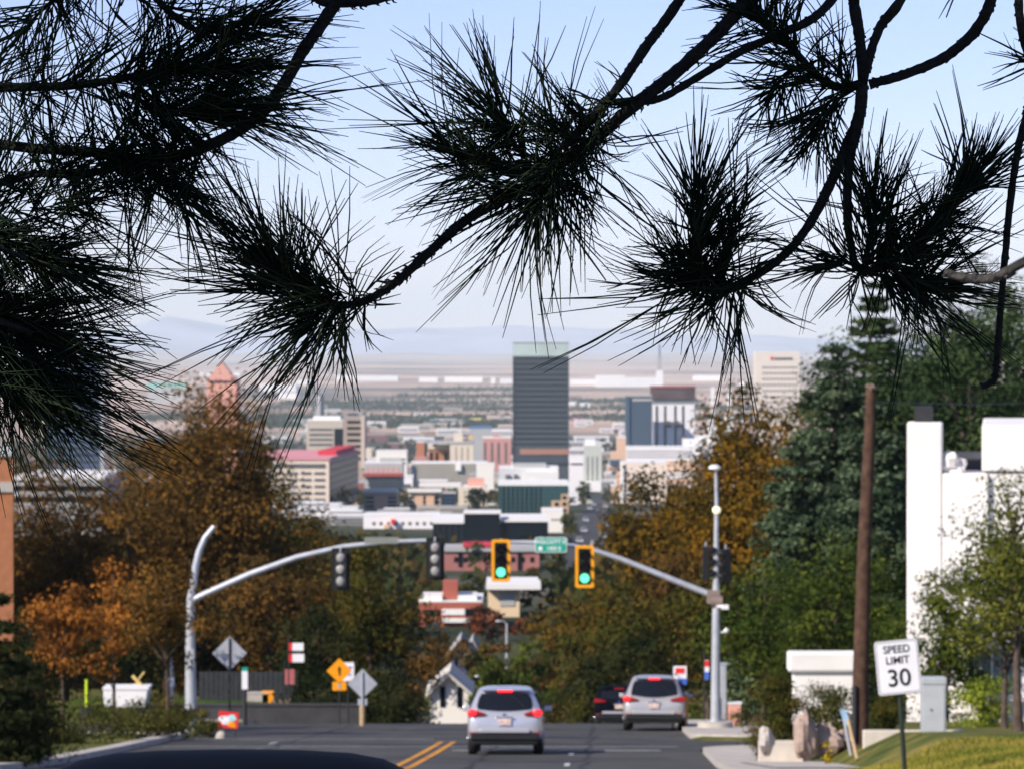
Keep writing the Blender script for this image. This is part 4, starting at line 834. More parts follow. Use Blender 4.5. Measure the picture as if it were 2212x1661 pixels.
# pedestrian warning
r_, z = sign_at('warning_sign', 'yellow-orange diamond warning sign with black arrow figure and plate below', 733, 1448, 128)
MB().prism([(a, b + z) for a, b in diamond(.62)], 0, .01).build('panel', orange, r_); MB().tube([(0, -.01, z - .14), (0, -.01, z + .04)], .03, 6).prism([(-.07, z + .03), (.07, z + .03), (0, z + .17)], -.016, -.002).build('symbol', black, r_)
MB().prism([(a * 1 , b + z - .53) for a, b in rrect(.48, .30, .03)], 0, .01).build('plate', orange, r_); MB().box((0, -.006, z - .53), (.1, .01, .16)).build('plate_symbol', signback, r_); post(r_, 0, 0, z + .3)
r_, z = sign_at('regulatory_sign', 'white rectangular sign half hidden behind yellow warning sign', 752, 1450, 130)
MB().prism([(a, b + z) for a, b in rrect(.42, .66, .03)], 0, .01).build('panel', signw, r_); MB().box((0, -.006, z + .15), (.28, .006, .06)).box((0, -.006, z - .1), (.24, .006, .05)).build('print', bluec, r_); post(r_, 0, 0, z + .3)
r_, z = sign_at('diamond_sign_back', 'plain grey diamond sign seen from behind on wooden stump post', 783, 1476, 126)
MB().prism([(a, b + z) for a, b in diamond(.72)], 0, .01).build('panel', signback, r_); post(r_, 0, 0, z + .4, y=-.03, m_=signback); MB().box((0, 0, z - .62), (.32, .015, .22)).build('plate', signback, r_); MB().tube([(0, -.03, 0), (0, -.03, .75)], .10, 8).build('stump', woodl, r_)
r_, z = sign_at('diamond_sign_back', 'large dappled grey diamond sign seen from behind beside left pole', 496, 1410, 122)
MB().prism([(a, b + z) for a, b in diamond(.80)], 0, .01).build('panel', signback, r_); post(r_, 0, 0, z + .5, y=-.03)
def banner(label, x, y, d, panels, w_=.42):
    r_, z = sign_at('banner_sign', label, x, y, d)
    for i, (dx, dz, ww, hh, m_) in enumerate(panels): MB().prism([(a + dx, b + z + dz) for a, b in rrect(ww, hh, .02)], -.004 * i, .01 - .004 * i).build('panel', m_, r_)
    post(r_, -w_ / 2 - .03, 0, z + .6, .025); return r_
banner('red and white double banner on dark post, left of warning sign', 640, 1407, 133, [(0, .18, .52, .28, signw), (-.2, .18, .12, .28, redc), (.02, -.22, .52, .30, signw), (-.2, -.22, .12, .30, redc)], .5)
banner('faded pink sign below the red and white banner', 626, 1461, 134, [(0, 0, .34, .55, mat('faded_pink', (.42,.12,.12), .7))], .3)
banner('white over blue and red campaign sign left of right pole', 1469, 1458, 118, [(0, 0, .42, .60, signw), (0, -.2, .42, .2, bluec), (0, .15, .3, .18, redc)], .4)
banner('narrow red white and blue sign against the right pole', 1527, 1446, 117, [(0, 0, .14, .62, signw), (0, .2, .14, .2, redc), (0, -.18, .14, .24, bluec)], .1)
r_, z = sign_at('marker_post', 'short white marker post with green top and red foot', 529, 1468, 126)
MB().box((0, 0, z), (.20, .12, .62)).build('post', signw, r_); MB().box((0, 0, z + .37), (.20, .12, .12)).build('top', greenc, r_); MB().tube([(0, 0, 0), (0, 0, z - .31)], .07, 8).build('foot', darkmetal, r_)
r_, z = sign_at('yard_sign', 'small red yard sign with pale blue and orange print', 493, 1554, 108)
MB().box((0, 0, z), (.58, .02, .48), ry=.08).build('panel', redc, r_); MB().blob((-.08, -.012, z - .02), (.2, .008, .1), 4, .3).build('print', signw, r_); MB().blob((.1, -.014, z + .04), (.13, .008, .08), 5, .3).build('print', mat('pale_cyan', (.4,.7,.7), .6), r_); MB().blob((.1, -.014, z - .13), (.12, .008, .07), 6, .3).build('print', orange, r_)
MB().tube([(-.2, .02, 0), (-.2, .02, z)], .012, 6).tube([(.2, .02, 0), (.2, .02, z)], .012, 6).build('stake', darkmetal, r_)
r_, z = sign_at('bollard', 'thin grey bollard pole with white box left of left signal pole', 371, 1420, 116)
MB().tube([(0, 0, 0), (0, 0, z)], .055, 8).build('post', steel, r_); MB().box((0, -.08, z - .75), (.17, .12, .26)).build('button_box', signw, r_)
r_, z = sign_at('stone_block', 'squat pale stone block on the left kerb below red sign', 478, 1597, 106, 'stone'); MB().blob((0, 0, .1), (.16, .12, .2), 3, .12).build('stone', concrete, r_)
r_, z = sign_at('warning_post', 'neon yellow marker post on lawn left of white container', 187, 1485, 130); MB().tube([(0, 0, 0), (0, 0, z + .3)], .05, 8).build('post', vest, r_); MB().blob((0, 0, .2), (.3, .2, .3), 9, .15).build('base', darkmetal, r_)
# white skip with a yellow boom
p = P(270, 1527, 126); sk_ = empty('skip_container', (p.x, 126, G(p.x, 126) + .15), 'white open container on the lawn under the maples', 'container')
MB().prism([(-.72, 0), (.68, 0), (.78, .62), (-.74, .66)], 0, 1.2).build('tub', white, sk_, bevel=.03); MB().bb((-.76, -.03, .6), (.80, 1.23, .68)).build('rim', white, sk_); sk_.location.z = P(270, 1527, 126).z
bo = empty('loader_boom', P(325, 1512, 127), 'pale yellow boom pole leaning over the white container', 'boom')
MB().tube([P(286, 1458, 127) - bo.location, P(340, 1515, 127) - bo.location], .06, 8).build('boom', mat('boom_yellow', (.65,.46,.15), .6), bo); MB().tube([P(312, 1450, 127.3) - bo.location, P(290, 1480, 127.3) - bo.location], .03, 8).build('strut', mat('boom_yellow', (.65,.46,.15)), bo)
# left retaining wall & things behind
x0 = -9.6; wl_ = empty('retaining_wall', (-7.5, 130.5, g(130.5)), 'dark concrete retaining wall beyond left side street', 'wall')
MB().bb((-6, 0, -.2), (2.2, .3, .62)).bb((-6.03, -.04, .62), (2.23, .34, .69)).build('wall', mat('dark_concrete', (.05,.05,.052), .9, .2, 2), wl_)
fb = empty('board_fence', (-8.5, 142, G(-8.5, 142)), 'dark grey slatted fence behind the left retaining wall', 'fence')
f = MB()
for i in range(20): f.box((-3.4 + i * .19, 0, 1.1), (.165, .04, 2.2))
f.build('boards', mat('fence_grey', (.035,.038,.042), .8, .2, 3), fb); MB().bb((-3.5, .03, .4), (.35, .09, .5)).bb((-3.5, .03, 1.7), (.35, .09, 1.8)).build('rails', darkmetal, fb)
for (x, y, w_, h_, m_, nm, lab) in ((555, 1490, .9, .4, concrete, 'stone_ledge', 'low tan stone ledge in front of slatted fence'), (578, 1490, .45, .5, orange, 'barrel', 'orange block against slatted fence'), (688, 1512, .35, .4, signw, 'utility_box', 'small pale utility box at end of the grass slope'), (650, 1488, .5, .5, mat('maroon_box', (.2,.03,.04), .7), 'utility_box', 'dark maroon box left of the warning sign')):
    q = P(x, y, 137); e = empty(nm, (q.x, 137, G(q.x, 137)), lab, nm.replace('_', ' '))
    MB().bb((-w_/2, 0, 0), (w_/2, .4, h_)).build('body', m_, e, bevel=.03)
    if nm != 'barrel': MB().bb((-w_/2 - .02, -.02, h_), (w_/2 + .02, .42, h_ + .05)).build('top', m_, e)
for x, y, lab in ((598, 1470, 'pile of cut brown branches leaning on slatted fence'),):
    q = P(x, y, 136); e = empty('brush_pile', (q.x, 136, G(q.x, 136)), lab, 'brush pile'); mb = MB(); rr = random.Random(4)
    for i in range(40): a = rr.uniform(0, 3.14); mb.tube([(rr.uniform(-.5, .5), rr.uniform(-.2, .2), 0), (rr.uniform(-.5, .6), 0, rr.uniform(.3, 1.1))], .02, 5)
    mb.build('branches', woodl, e)
# lamp posts down the street
for x, yt, d, lab in ((1095, 1345, 330, 'tall grey lamp post beyond the silver car'), (1058, 1466, 240, 'short grey lamp post beside the silver car roof')):
    q = P(x, yt, d); zg = g(d); e = empty('street_lamp', (q.x, d, zg), lab, 'street lamp'); h = q.z - zg
    MB().tube([(0, 0, 0), (0, 0, h * .5), (0, 0, h)], [.17, .15, .10], 10).build('post', steel, e); MB().tube([(-.1, 0, h), (-.35, 0, h + .2), (-.7, 0, h + .22)], .05, 8).build('arm', steel, e); MB().blob((-.7, 0, h + .18), (.3, .16, .1), 1, .02).build('lamp_head', steel, e)
# wires of a far utility line crossing behind the cars
# speed limit sign
sp = empty('speed_limit_sign', (P(1957, 1661, 52).x, 52, G(P(1957, 1661, 52).x, 52) - .1), 'leaning white SPEED LIMIT 30 sign on dark post', 'road sign')
o0 = sp.location; pc = P(1940, 1440, 52) - o0; tl = math.atan2(P(1957, 1661, 52).x - P(1943, 1500, 52).x, P(1943, 1500, 52).z - P(1957, 1661, 52).z)
tl = .095
Mr = Matrix.Translation(pc) @ Matrix.Rotation(-tl, 4, 'Y')
MB().prism(rrect(.62, .765, .045), 0, .006, Mr).build('panel', mat('sign_edge', (.25,.25,.26), .5), sp)
MB().prism(rrect(.604, .749, .04), -.003, -.001, Mr).build('face', signw, sp)
out = rrect(.575, .72, .035); inn = rrect(.557, .702, .03); n = len(out); mb = MB(); vs = [Mr @ Vector((p[0], -.005, p[1])) for p in out + inn]
mb.add(vs, [(i, (i+1) % n, n + (i+1) % n, n + i) for i in range(n)]).build('border_line', mat('sign_grey', (.2,.2,.21), .5), sp)
def lt(t, s, z, sx=1., bold=.004):
    o = fontmesh('lettering', t, s, black, sp, Mr @ Vector((0, -.008, z)), (math.pi / 2, 0, 0), .001, bold); o.rotation_euler = (Matrix.Rotation(-tl, 3, 'Y') @ Matrix.Rotation(math.pi / 2, 3, 'X')).to_euler(); o.scale = (sx, 1, 1)
lt('SPEED', .15, .25, .93, .002); lt('LIMIT', .15, .095, .95, .002); lt('30', .34, -.16, 1.0, .004)
MB().tube([P(1957, 1700, 52.06) - o0, P(1937, 1400, 52.06) - o0], .034, 8).build('post', mat('post_green_black', (.02,.028,.022), .7), sp)
# wooden utility pole
dp = 76.; q = P(1858, 1600, dp)
up = empty('utility_pole', (q.x, dp, G(q.x, dp) - .3), 'brown weathered wooden utility pole with broken top', 'utility pole'); o0 = up.location
MB().tube([P(1858, 1620, dp) - o0, P(1859, 1450, dp) - o0, P(1866, 1200, dp) - o0, P(1878, 950, dp) - o0, P(1881, 840, dp) - o0], [.185, .165, .14, .118, .105], 14, jit=.02).build('pole', wood, up)
MB().blob(P(1881, 838, dp) - o0, (.11, .11, .07), 4, .3).build('splintered_top', mat('grey_wood', (.16,.12,.09), .9), up)
MB().tube([P(1846, 1480, dp - .2) - o0, P(1846, 1600, dp - .2) - o0], .05, 8).build('conduit', darkmetal, up)
MB().tube([P(1890, 868, dp) - o0, P(2100, 874, dp + 8) - o0, P(2300, 868, dp + 16) - o0], .012, 5).build('wire', black, up)
for i, (a, b) in enumerate(((1830, 1852), (1822, 1838))):
    e = empty('garden_stake', P(b, 1640 - 10 * i, 72 + i), ('pale wooden stake leaning' if i == 0 else 'grey-blue flag stake') + ' against wooden pole', 'stake'); o0 = e.location
    MB().tube([P(b, 1640 - 10 * i, 72 + i) - o0, P(a, 1545, 73) - o0], .035, 6).build('stake', woodl if i == 0 else steel, e)
    if i: MB().box(P(1826, 1548, 72.9) - o0, (.12, .03, .32), ry=-.35).build('flag', mat('pale_blue', (.3,.45,.6), .6), e)
# grey cabinet
q = P(2018 , 1597, 74); cb_ = empty('utility_cabinet', (q.x, 74, q.z - .02), 'tall pale grey utility cabinet right of speed sign', 'utility cabinet')
MB().bb((-.235, 0, 0), (.235, .4, 1.12)).build('body', mat('cabinet_grey', (.40,.43,.44), .5, .08, 3), cb_, bevel=.012); MB().bb((-.25, -.015, 1.12), (.25, .415, 1.26)).build('hood', mat('cabinet_grey', (.40,.43,.44)), cb_, bevel=.02)
MB().bb((-.20, -.012, .05), (.20, -.002, 1.05)).build('door', mat('cabinet_door', (.44,.46,.47), .5, .08, 3), cb_); MB().tube([(-.06, -.03, .62), (-.06, -.012, .62)], .02, 8).build('lock', darkmetal, cb_)
# white garden wall
q = P(1770, 1570, 88); gw = empty('garden_wall', (q.x, 88, G(q.x, 88)), 'white stucco garden wall with thick coping behind shrubs', 'wall')
x_ = lambda x: P(x, 1500, 88).x - q.x; z_ = lambda y: P(1770, y, 88).z - G(q.x, 88)
MB().bb((x_(1713), 0, -.2), (x_(1848), .35, z_(1450))).build('wall', stucco, gw, bevel=.03); MB().bb((x_(1702), -.12, z_(1450)), (x_(1860), .47, z_(1407))).build('coping', stucco, gw, bevel=.06)
# planter kerb and boulders
for i, (x, y, w_, h_, lab) in enumerate(((1655, 1600, 34, 52, 'pale slanting stone at left end of the planter'), (1738, 1590, 44, 100, 'pointed pink boulder left of wooden pole'), (1782, 1600, 60, 66, 'broad pink boulder in the middle of the planter'), (1822, 1600, 44, 44, 'small pink boulder at the foot of wooden pole'))):
    p = P(x, y, 77 + i * .4); e = empty('boulder', p, lab, 'boulder'); zz = W(h_, 77)
    MB().blob((0, 0, 0), (W(w_, 77) * .55, .32, zz * .5), i + 20, .22, 14, 9).build('rock', rockm if i else concrete, e)
pk_ = empty('planter_kerb', P(1700, 1612, 78.5), 'pale concrete planter kerb around the boulders', 'kerb'); o0 = pk_.location
MB().bb((-.6, 0, -.5), (.35, .2, .12)).build('kerb', mat('pale_concrete', (.60,.54,.46), .9, .1, 3), pk_, bevel=.02)
pk_ = empty('planter_kerb', P(1945, 1590, 75), 'long pale kerb under the grey cabinet', 'kerb'); MB().bb((-.75, 0, -.6), (1.3, .2, .12)).build('kerb', mat('pale_concrete', (.60,.54,.46)), pk_, bevel=.02)
# concrete drive to the right
dv = MB(); a = P(1860, 1600, 84)
strip('driveway', [(69, 4.9, 14), (72, 4.8, 14), (77, 4.7, 14)], .16, concrete)
strip('driveway_kerb', [(84, 8.2, 16), (84.3, 8.2, 16)], .36, mat('pale_concrete', (.60,.54,.46)), h=.5)
# corner things near the right pole
for x, y, w_, h_, m_, nm, lab in ((1475, 1560, .32, .9, orange, 'traffic_barrel', 'orange barrel behind the parked silver car'), (1587, 1562, .42, .62, mat('salmon', (.72,.36,.28)), 'salmon_box', 'salmon and white box right of right signal pole'), (1563, 1563, .20, 1.9, steel, 'controller_cabinet', 'tall narrow grey cabinet behind the right signal pole')):
    q = P(x, y, 119); e = empty(nm, (q.x, 119, G(q.x, 119)), lab, nm.replace('_', ' ')); zz = q.z - e.location.z
    MB().bb((-w_/2, 0, 0), (w_/2, .35, max(0, zz) + h_)).build('body', m_, e, bevel=.03); MB().bb((-w_/2 - .02, -.02, max(0, zz) + h_), (w_/2 + .02, .37, max(0, zz) + h_ + .06)).build('top', signw if nm != 'controller_cabinet' else steel, e)
# ------------------------------------------------------------------ white house at right
dh = 96.; hb0 = P(2125, 1600, dh); zg = G(hb0.x, dh)
hs = empty('white_house', (hb0.x, dh, zg), 'white stucco house with tall chimney and stepped parapet', 'house', None, -.13); o0 = hs.location
hx = lambda x, d_=dh: P(x, 900, d_).x - o0.x; hz_ = lambda y, d_=dh: P(2125, y, d_).z - o0.z
MB().bb((hx(1960), 0, 0), (hx(2036), 1.3, hz_(912))).build('chimney', stucco, hs, bevel=.05)
MB().bb((hx(1976), .2, hz_(912)), (hx(2014), 1., hz_(879))).build('chimney_pot', darkmetal, hs)
MB().bb((hx(2036) + .003, .02, 0), (hx(2135), 9, hz_(1022))).build('wall', stucco, hs, bevel=.04)
MB().bb((hx(2121), .10, hz_(1018)), (hx(2420), 9.2, hz_(918))).build('parapet', stucco, hs, bevel=.05)
MB().bb((hx(2136), .2, 0), (hx(2420), 9.1, hz_(1021))).build('wall', stucco, hs)
MB().blob((hx(2050), .4, hz_(1000)), (.32, .3, .28), 3, .25).blob((hx(2062), .5, hz_(1012)), (.3, .3, .22), 8, .25).build('wall_ornament', stucco, hs)
MB().bb((hx(2062), 2.5, hz_(1024)), (hx(2121), 8, hz_(995))).build('roof', mat('dark_tile', (.05,.05,.055), .8), hs)
MB().bb((hx(2148), .17, hz_(1290)), (hx(2200), .22, hz_(1170))).build('window', shade, hs)
# lower wing with window
MB().bb((hx(2144), -5, 0), (hx(2420), .1, hz_(1398) * .985)).build('front_wing', stucco, hs, bevel=.04)
zt = hz_(1395, 91); 
MB().bb((hx(2142, 91) , -5.35, zt), (hx(2440, 91), -.1, hz_(1340, 91))).build('front_parapet', stucco, hs, bevel=.06)
MB().bb((hx(2150, 91), -5.06, hz_(1498, 91)), (hx(2199, 91), -5.01, hz_(1400, 91))).build('window', mat('green_grey_blind', (.20,.24,.22), .5, .05), hs)
MB().bb((hx(2199, 91), -5.1, hz_(1500, 91)), (hx(2203, 91), -5.0, hz_(1399, 91))).bb((hx(2146, 91), -5.1, hz_(1500, 91)), (hx(2150, 91), -5.0, hz_(1399, 91))).build('window_frame', white, hs)
MB().bb((hx(2203, 91), -5.06, hz_(1498, 91)), (hx(2260, 91), -5.01, hz_(1400, 91))).build('window', mat('green_grey_blind', (.20,.24,.22)), hs)
MB().bb((hx(2144, 91), -5.25, hz_(1512, 91)), (hx(2300, 91), -4.99, hz_(1500, 91))).build('window_sill', stucco, hs, bevel=.02)
# brick building on the left edge
q = P(0, 1000, 150); bb_ = empty('brick_apartment_building', (q.x, 150, G(q.x, 150)), 'orange brick building with white stone band at left edge', 'brick building', None, .15)
zz = lambda y: P(0, y, 150).z - bb_.location.z
MB().bb((-6, 0, 0), (W(28, 150), 10, zz(985))).build('wall', brickor, bb_); MB().bb((-6, -.08, zz(1062)), (W(28.6, 150), 10, zz(1040))).build('stone_band', concrete, bb_); MB().bb((-6.1, -.1, zz(985) + .002), (W(30, 150), 10.1, zz(977))).build('roof', greyc, bb_)
for y in (1095, 1160, 1225): MB().bb((-1.6, -.05, zz(y + 40)), (-.4, .05, zz(y))).build('window', shade, bb_)
# white gabled house beyond the crest left of the silver car
for i, (x0, x1, ye, yr, yb, d, lab) in enumerate(((930, 1012, 1500, 1462, 1575, 215, 'white cottage with pale sloping roof just left of the silver car'), (968, 1022, 1428, 1385, 1480, 300, 'white house with red trim half hidden by trees above the car'), (1008, 1035, 1420, 1385, 1470, 330, 'small cream gable with dark slanting roof above the silver car'))):
    a = P(x0, yb, d); b = P(x1, yb, d); wd = b.x - a.x; r_ = empty('cottage', ((a.x + b.x) / 2, d, min(a.z, g(d))), lab, 'house')
    he = P(x0, ye, d).z - r_.location.z; hr = P(x0, yr, d).z - r_.location.z
    MB().bb((-wd/2, 0, 0), (wd/2, 7, he)).prism([(-wd/2, he), (wd/2, he), (0, hr)], 0.01, 7).build('wall', mat('warm_white', (.80,.76,.68)), r_)
    mb = MB()
    for sg in (-1, 1): mb.prism([(sg * (wd/2 + .3), he - .15), (sg * (wd/2 + .3), he + .05), (0, hr + .25), (0, hr + .05)], -.4, 7.4)
    mb.build('roof', mat('pale_shingle', (.55,.52,.46), .9) if i == 0 else greyc, r_)
    for k in (-.25, .2): MB().bb((wd * k, -.05, he * .35 + .6), (wd * (k + .14), .05, he * .35 + 1.8)).build('window', glass, r_)
#==CARS==
def car(label, loc, rz, paint, L=4.5, wd=1.84, H=1.68, sedan=False, brake=(True, True), plate=True, rack=False):
    r = empty('parked_car' if 'parked' in label else 'car', loc, label, 'car', None, rz)
    hw = wd / 2
    if not sedan:
        St = [(0.0, .42, .80, .86), (.06, .36, .98, .93), (.16, .30, 1.08, .97), (.42, .28, H - .18, 1.), (.62, .28, H - .04, 1.), (1.3, .26, H, 1.), (2.4, .26, H - .02, 1.), (2.95, .26, H - .12, 1.), (3.45, .27, 1.14, .99), (4.1, .28, 1.02, .96), (4.4, .34, .84, .90), (4.5, .42, .70, .82)]
    else:
        St = [(0.0, .42, .78, .86), (.08, .34, .98, .94), (.7, .28, 1.04, .98), (1.25, .27, H - .10, 1.), (1.6, .26, H, 1.), (2.3, .26, H, 1.), (2.8, .26, H - .1, 1.), (3.3, .27, 1.0, .99), (4.0, .28, .90, .96), (4.4, .34, .76, .90), (4.5, .42, .65, .82)]
    mb = MB(); vs = []; fs = []; n = None
    for (y, z0, z1, k) in St:
        w_ = hw * k; tall = z1 > 1.2
        belt = min(z1 - .04, 1.02)
        top = [(w_ * .84, z0), (w_ * .97, z0 + .10), (w_, z0 + .32 * (belt - z0) + .05), (w_ * .985, belt - .02)]
        if tall: top += [(w_ * .955, belt + .04), (w_ * (.93 - .17 * (z1 - belt) / .65), z1 - .13), (w_ * .68, z1 - .03), (w_ * .35, z1)]
        else: top += [(w_ * .95, z1 - .03), (w_ * .85, z1 - .012), (w_ * .68, z1 - .003), (w_ * .35, z1)]
        ring = [(x, y, z) for x, z in top] + [(-x, y, z) for x, z in reversed(top)]
        n = len(ring); vs += ring
    for i in range(len(St) - 1):
        for k in range(n): a = i * n + k; b2 = i * n + (k + 1) % n; fs.append((a, b2, b2 + n, a + n))
    fs += [tuple(range(n)), tuple(range((len(St) - 1) * n, len(St) * n))]
    s_ = L / 4.5; vs = [(x, y * s_, z) for x, y, z in vs]
    mb.add(vs, fs, True); mb.build('body', paint, r, subsurf=1)
    if not sedan:
        z0, z1 = 1.10, H - .20; ya, yb = .16 * s_ + .005, .40 * s_ ; wa, wb = hw * .76, hw * .66
    else: z0, z1 = 1.08, H - .14; ya, yb = .80 * s_, 1.20 * s_; wa, wb = hw * .76, hw * .66
    def on(t): return (ya + (yb - ya) * t, z0 + (z1 - z0) * t)
    mb = MB(); c = 8; vs = []
    for j in range(5):
        t = j / 4; y, z = on(t); ww = (wa + (wb - wa) * t) * (.93 if j in (0, 4) else 1)
        for i in range(c + 1): u = -1 + 2 * i / c; vs.append((ww * u, y - .045 + .05 * u * u, z - (.05 * (1 - u * u) if j == 0 else 0) + (.02 * (1 - u * u) if j == 4 else 0)))
    mb.add(vs, [(j*(c+1)+i, j*(c+1)+i+1, (j+1)*(c+1)+i+1, (j+1)*(c+1)+i) for j in range(4) for i in range(c)], True); mb.build('rear_window', carglass, r)
    yt_, zt_ = on(1.06)
    if not sedan: MB().box((0, yt_ - .08, zt_ + .035), (.36, .06, .05)).build('high_brake_light', redlamp if brake[0] or brake[1] else redlens, r, bevel=.01)
    if not sedan: MB().box((0, yt_ + .02, zt_ + .075), (wb * 1.9, .22, .03), rx=.1).build('spoiler', paint, r, bevel=.012)
    for sg in (-1, 1):
        # tail lamp
        mb = MB(); zc = 1.02 if not sedan else .86
        mb.prism([(sg * hw * .97, zc - .09), (sg * hw * .99, zc + .08), (sg * hw * .72, zc + .05), (sg * hw * .50, zc - .02), (sg * hw * .52, zc - .05)], -.012, .30)
        mb.build('tail_light', redlens, r, bevel=.012)
        if (brake[0] if sg < 0 else brake[1]):
            MB().blob((sg * hw * .86, -.005, zc), (.115, .03, .085), 1, 0, 14, 8).build('brake_light', redlamp, r)
        MB().box((sg * hw * .80, .02, .52), (.22, .05, .07)).build('reflector', redlens, r)
        MB().box((sg * (hw + .09), 2.95 * s_, 1.08), (.20, .10, .14)).build('wing_mirror', paint, r, bevel=.03)
        # side windows
        for (a, b2) in ((.55, 1.25), (1.32, 2.1), (2.17, 2.9)):
            if sedan and a < 1: continue
            zz1 = H - .2; xx0 = hw * .975; xx1 = hw * .82
            MB().add([(sg * xx0, a * s_, 1.06), (sg * xx0, b2 * s_, 1.06), (sg * xx1, (b2 - (.0 if b2 < 2.5 else .25)) * s_, zz1), (sg * xx1, (a + .1) * s_, zz1), (sg * (xx0 - .05), a * s_, 1.06), (sg * (xx0 - .05), b2 * s_, 1.06), (sg * (xx1 - .05), (b2 - (.0 if b2 < 2.5 else .25)) * s_, zz1), (sg * (xx1 - .05), (a + .1) * s_, zz1)], [(0,1,2,3),(4,5,6,7),(0,1,5,4),(1,2,6,5),(2,3,7,6),(3,0,4,7)]).build('side_window', carglass, r)
        for yw in (.85, 3.6):
            w0 = MB().tube([(sg * (hw - .24), yw * s_, .34), (sg * (hw - .22), yw * s_, .34), (sg * (hw - .04), yw * s_, .34), (sg * (hw - .015), yw * s_, .34)], [.31, .34, .34, .31], 24).build('wheel', rubber, r)
            MB().tube([(sg * (hw - .03), yw * s_, .34), (sg * (hw - .005), yw * s_, .34)], [.21, .20], 20).build('rim', chrome, w0)
    mb = MB(); mb.box((0, .10, .45), (wd * .90, .26, .20)); mb.box((0, .22, .32), (wd * .86, .40, .14)); mb.build('rear_bumper', black, r, bevel=.04)
    MB().box((0, -.045, .585), (wd * .66, .06, .10)).build('bumper_trim', mat('satin_trim', (.45,.45,.46), .4, .03, metal=.4), r, bevel=.02)
    if plate:
        MB().box((0, -.035, .80), (.31, .02, .155)).build('licence_plate', mat('plate_print', (.70,.33,.22), .5, .4, 18, rgb2=(.8,.75,.68)), r, bevel=.004)
        MB().box((0, -.03, .91), (.42, .035, .03)).build('plate_trim', chrome, r, bevel=.008)
        MB().blob((0, -.03, .975), (.055, .012, .03), 1, 0).build('badge', mat('badge_blue', (.05,.08,.2), .3), r)
    MB().tube([(hw * .2, .32, H - .25), (hw * .55, .08, 1.12)], .006, 6).build('wiper', black, r)
    if rack:
        for sg in (-1, 1): MB().tube([(sg * hw * .66, .7, H - .03), (sg * hw * .66, .75, H + .04), (sg * hw * .66, 2.3, H + .04), (sg * hw * .66, 2.4, H - .03)], .018, 6).build('roof_rail', darkmetal, r)
    return r
slope = math.atan2(g(96) - g(90), 6.)
c1 = car('silver sport utility car braking in the lane ahead, red lamps lit', (P(1090, 1600, 90).x, 89.6, g(90) + .0), -.02, silver, L=4.5); c1.rotation_euler = (slope, 0, -.02)
c1.location.z = g(89.6)
c2 = car('silver-beige sport utility car parked at right kerb before the signal pole', (P(1410, 1600, 118).x, 117, g(117)), -.075, silver2, L=4.9, wd=2.0, H=1.78, rack=True, brake=(True, False)); c2.rotation_euler = (slope, 0, -.06)
c3 = car('dark car parked beyond the crest left of the parked silver car', (P(1335, 1600, 136).x, 134.5, g(134.5) - .15), 0, navy, L=4.6, wd=1.85, H=1.6, brake=(False, False)); c3.rotation_euler = (slope * 1.2, 0, -.03)
c4 = car('blurred dark navy car in the bottom left foreground', (-1.05, 12.6, g(12.6) - .08), 0, navy, L=4.7, wd=1.86, H=1.45, sedan=True, brake=(False, False)); c4.rotation_euler = (slope, 0, 0.03)
#==PINE==
# ------------------------------------------------------------------ overhanging pine
tx, ty = -2.9, 3.0
pine = empty('pine_tree', (tx, ty, G(tx, ty)), 'dark long-needled pine whose branches overhang the whole top of the view', 'pine tree')
PO = pine.location.copy()
pinebark = mat('pine_bark', (.011,.012,.010), .95, .35, 60, bump=.6)  # near-black bark; the shade on the branches is put into the colour
pinebark2 = mat('pine_bark_pale', (.06,.055,.05), .95, .3, 60, bump=.6)
MB().tube([(0, 0, -.2), (.05, 0, 1.5), (.1, .1, 3.5), (.1, .2, 6), (.0, .3, 9)], [.34, .27, .24, .20, .08], 16, jit=.04).build('trunk', pinebark2, pine)
def smooth(pts, k=6):
    pts = [Vector(p) for p in pts]; out = []
    for i in range(len(pts) - 1):
        p0 = pts[max(i-1, 0)]; p1 = pts[i]; p2 = pts[i+1]; p3 = pts[min(i+2, len(pts)-1)]
        for j in range(k):
            t = j / k; out.append(.5 * ((2*p1) + (p2-p0)*t + (2*p0-5*p1+4*p2-p3)*t*t + (3*p1-p0-3*p2+p3)*t**3))
    out.append(pts[-1]); return out
DP = 6.0
def B3(l): return [P(q[0], q[1], q[2] if len(q) > 2 else DP) - PO for q in l]
# limbs that carry the branches, above the frame
hub = P(1500, -520, 6.3) - PO
limb = smooth([(.1, .15, 3.9), (1.0, 1.6, 4.2), (2.2, 2.9, 3.6), tuple(hub), tuple(P(2300, -420, 6.5) - PO)], 5)
MB().tube(limb, [.09 - .05 * i / len(limb) for i in range(len(limb))], 10, jit=.05).build('limb', pinebark, pine)
limb2 = smooth([(.1, .15, 3.4), (.9, 1.7, 3.5), tuple(P(500, -380, 5.9) - PO), tuple(P(760, -160, 6) - PO)], 5)
MB().tube(limb2, [.07 - .035 * i / len(limb2) for i in range(len(limb2))], 10, jit=.05).build('limb', pinebark, pine)
limb3 = smooth([(.08, .1, 2.6), (.8, 1.2, 2.4), tuple(P(-500, 150, 5.4) - PO), tuple(P(-200, 300, 5.7) - PO)], 5)
MB().tube(limb3, [.06 - .03 * i / len(limb3) for i in range(len(limb3))], 10, jit=.05).build('limb', pinebark, pine)
prnd = random.Random(12)
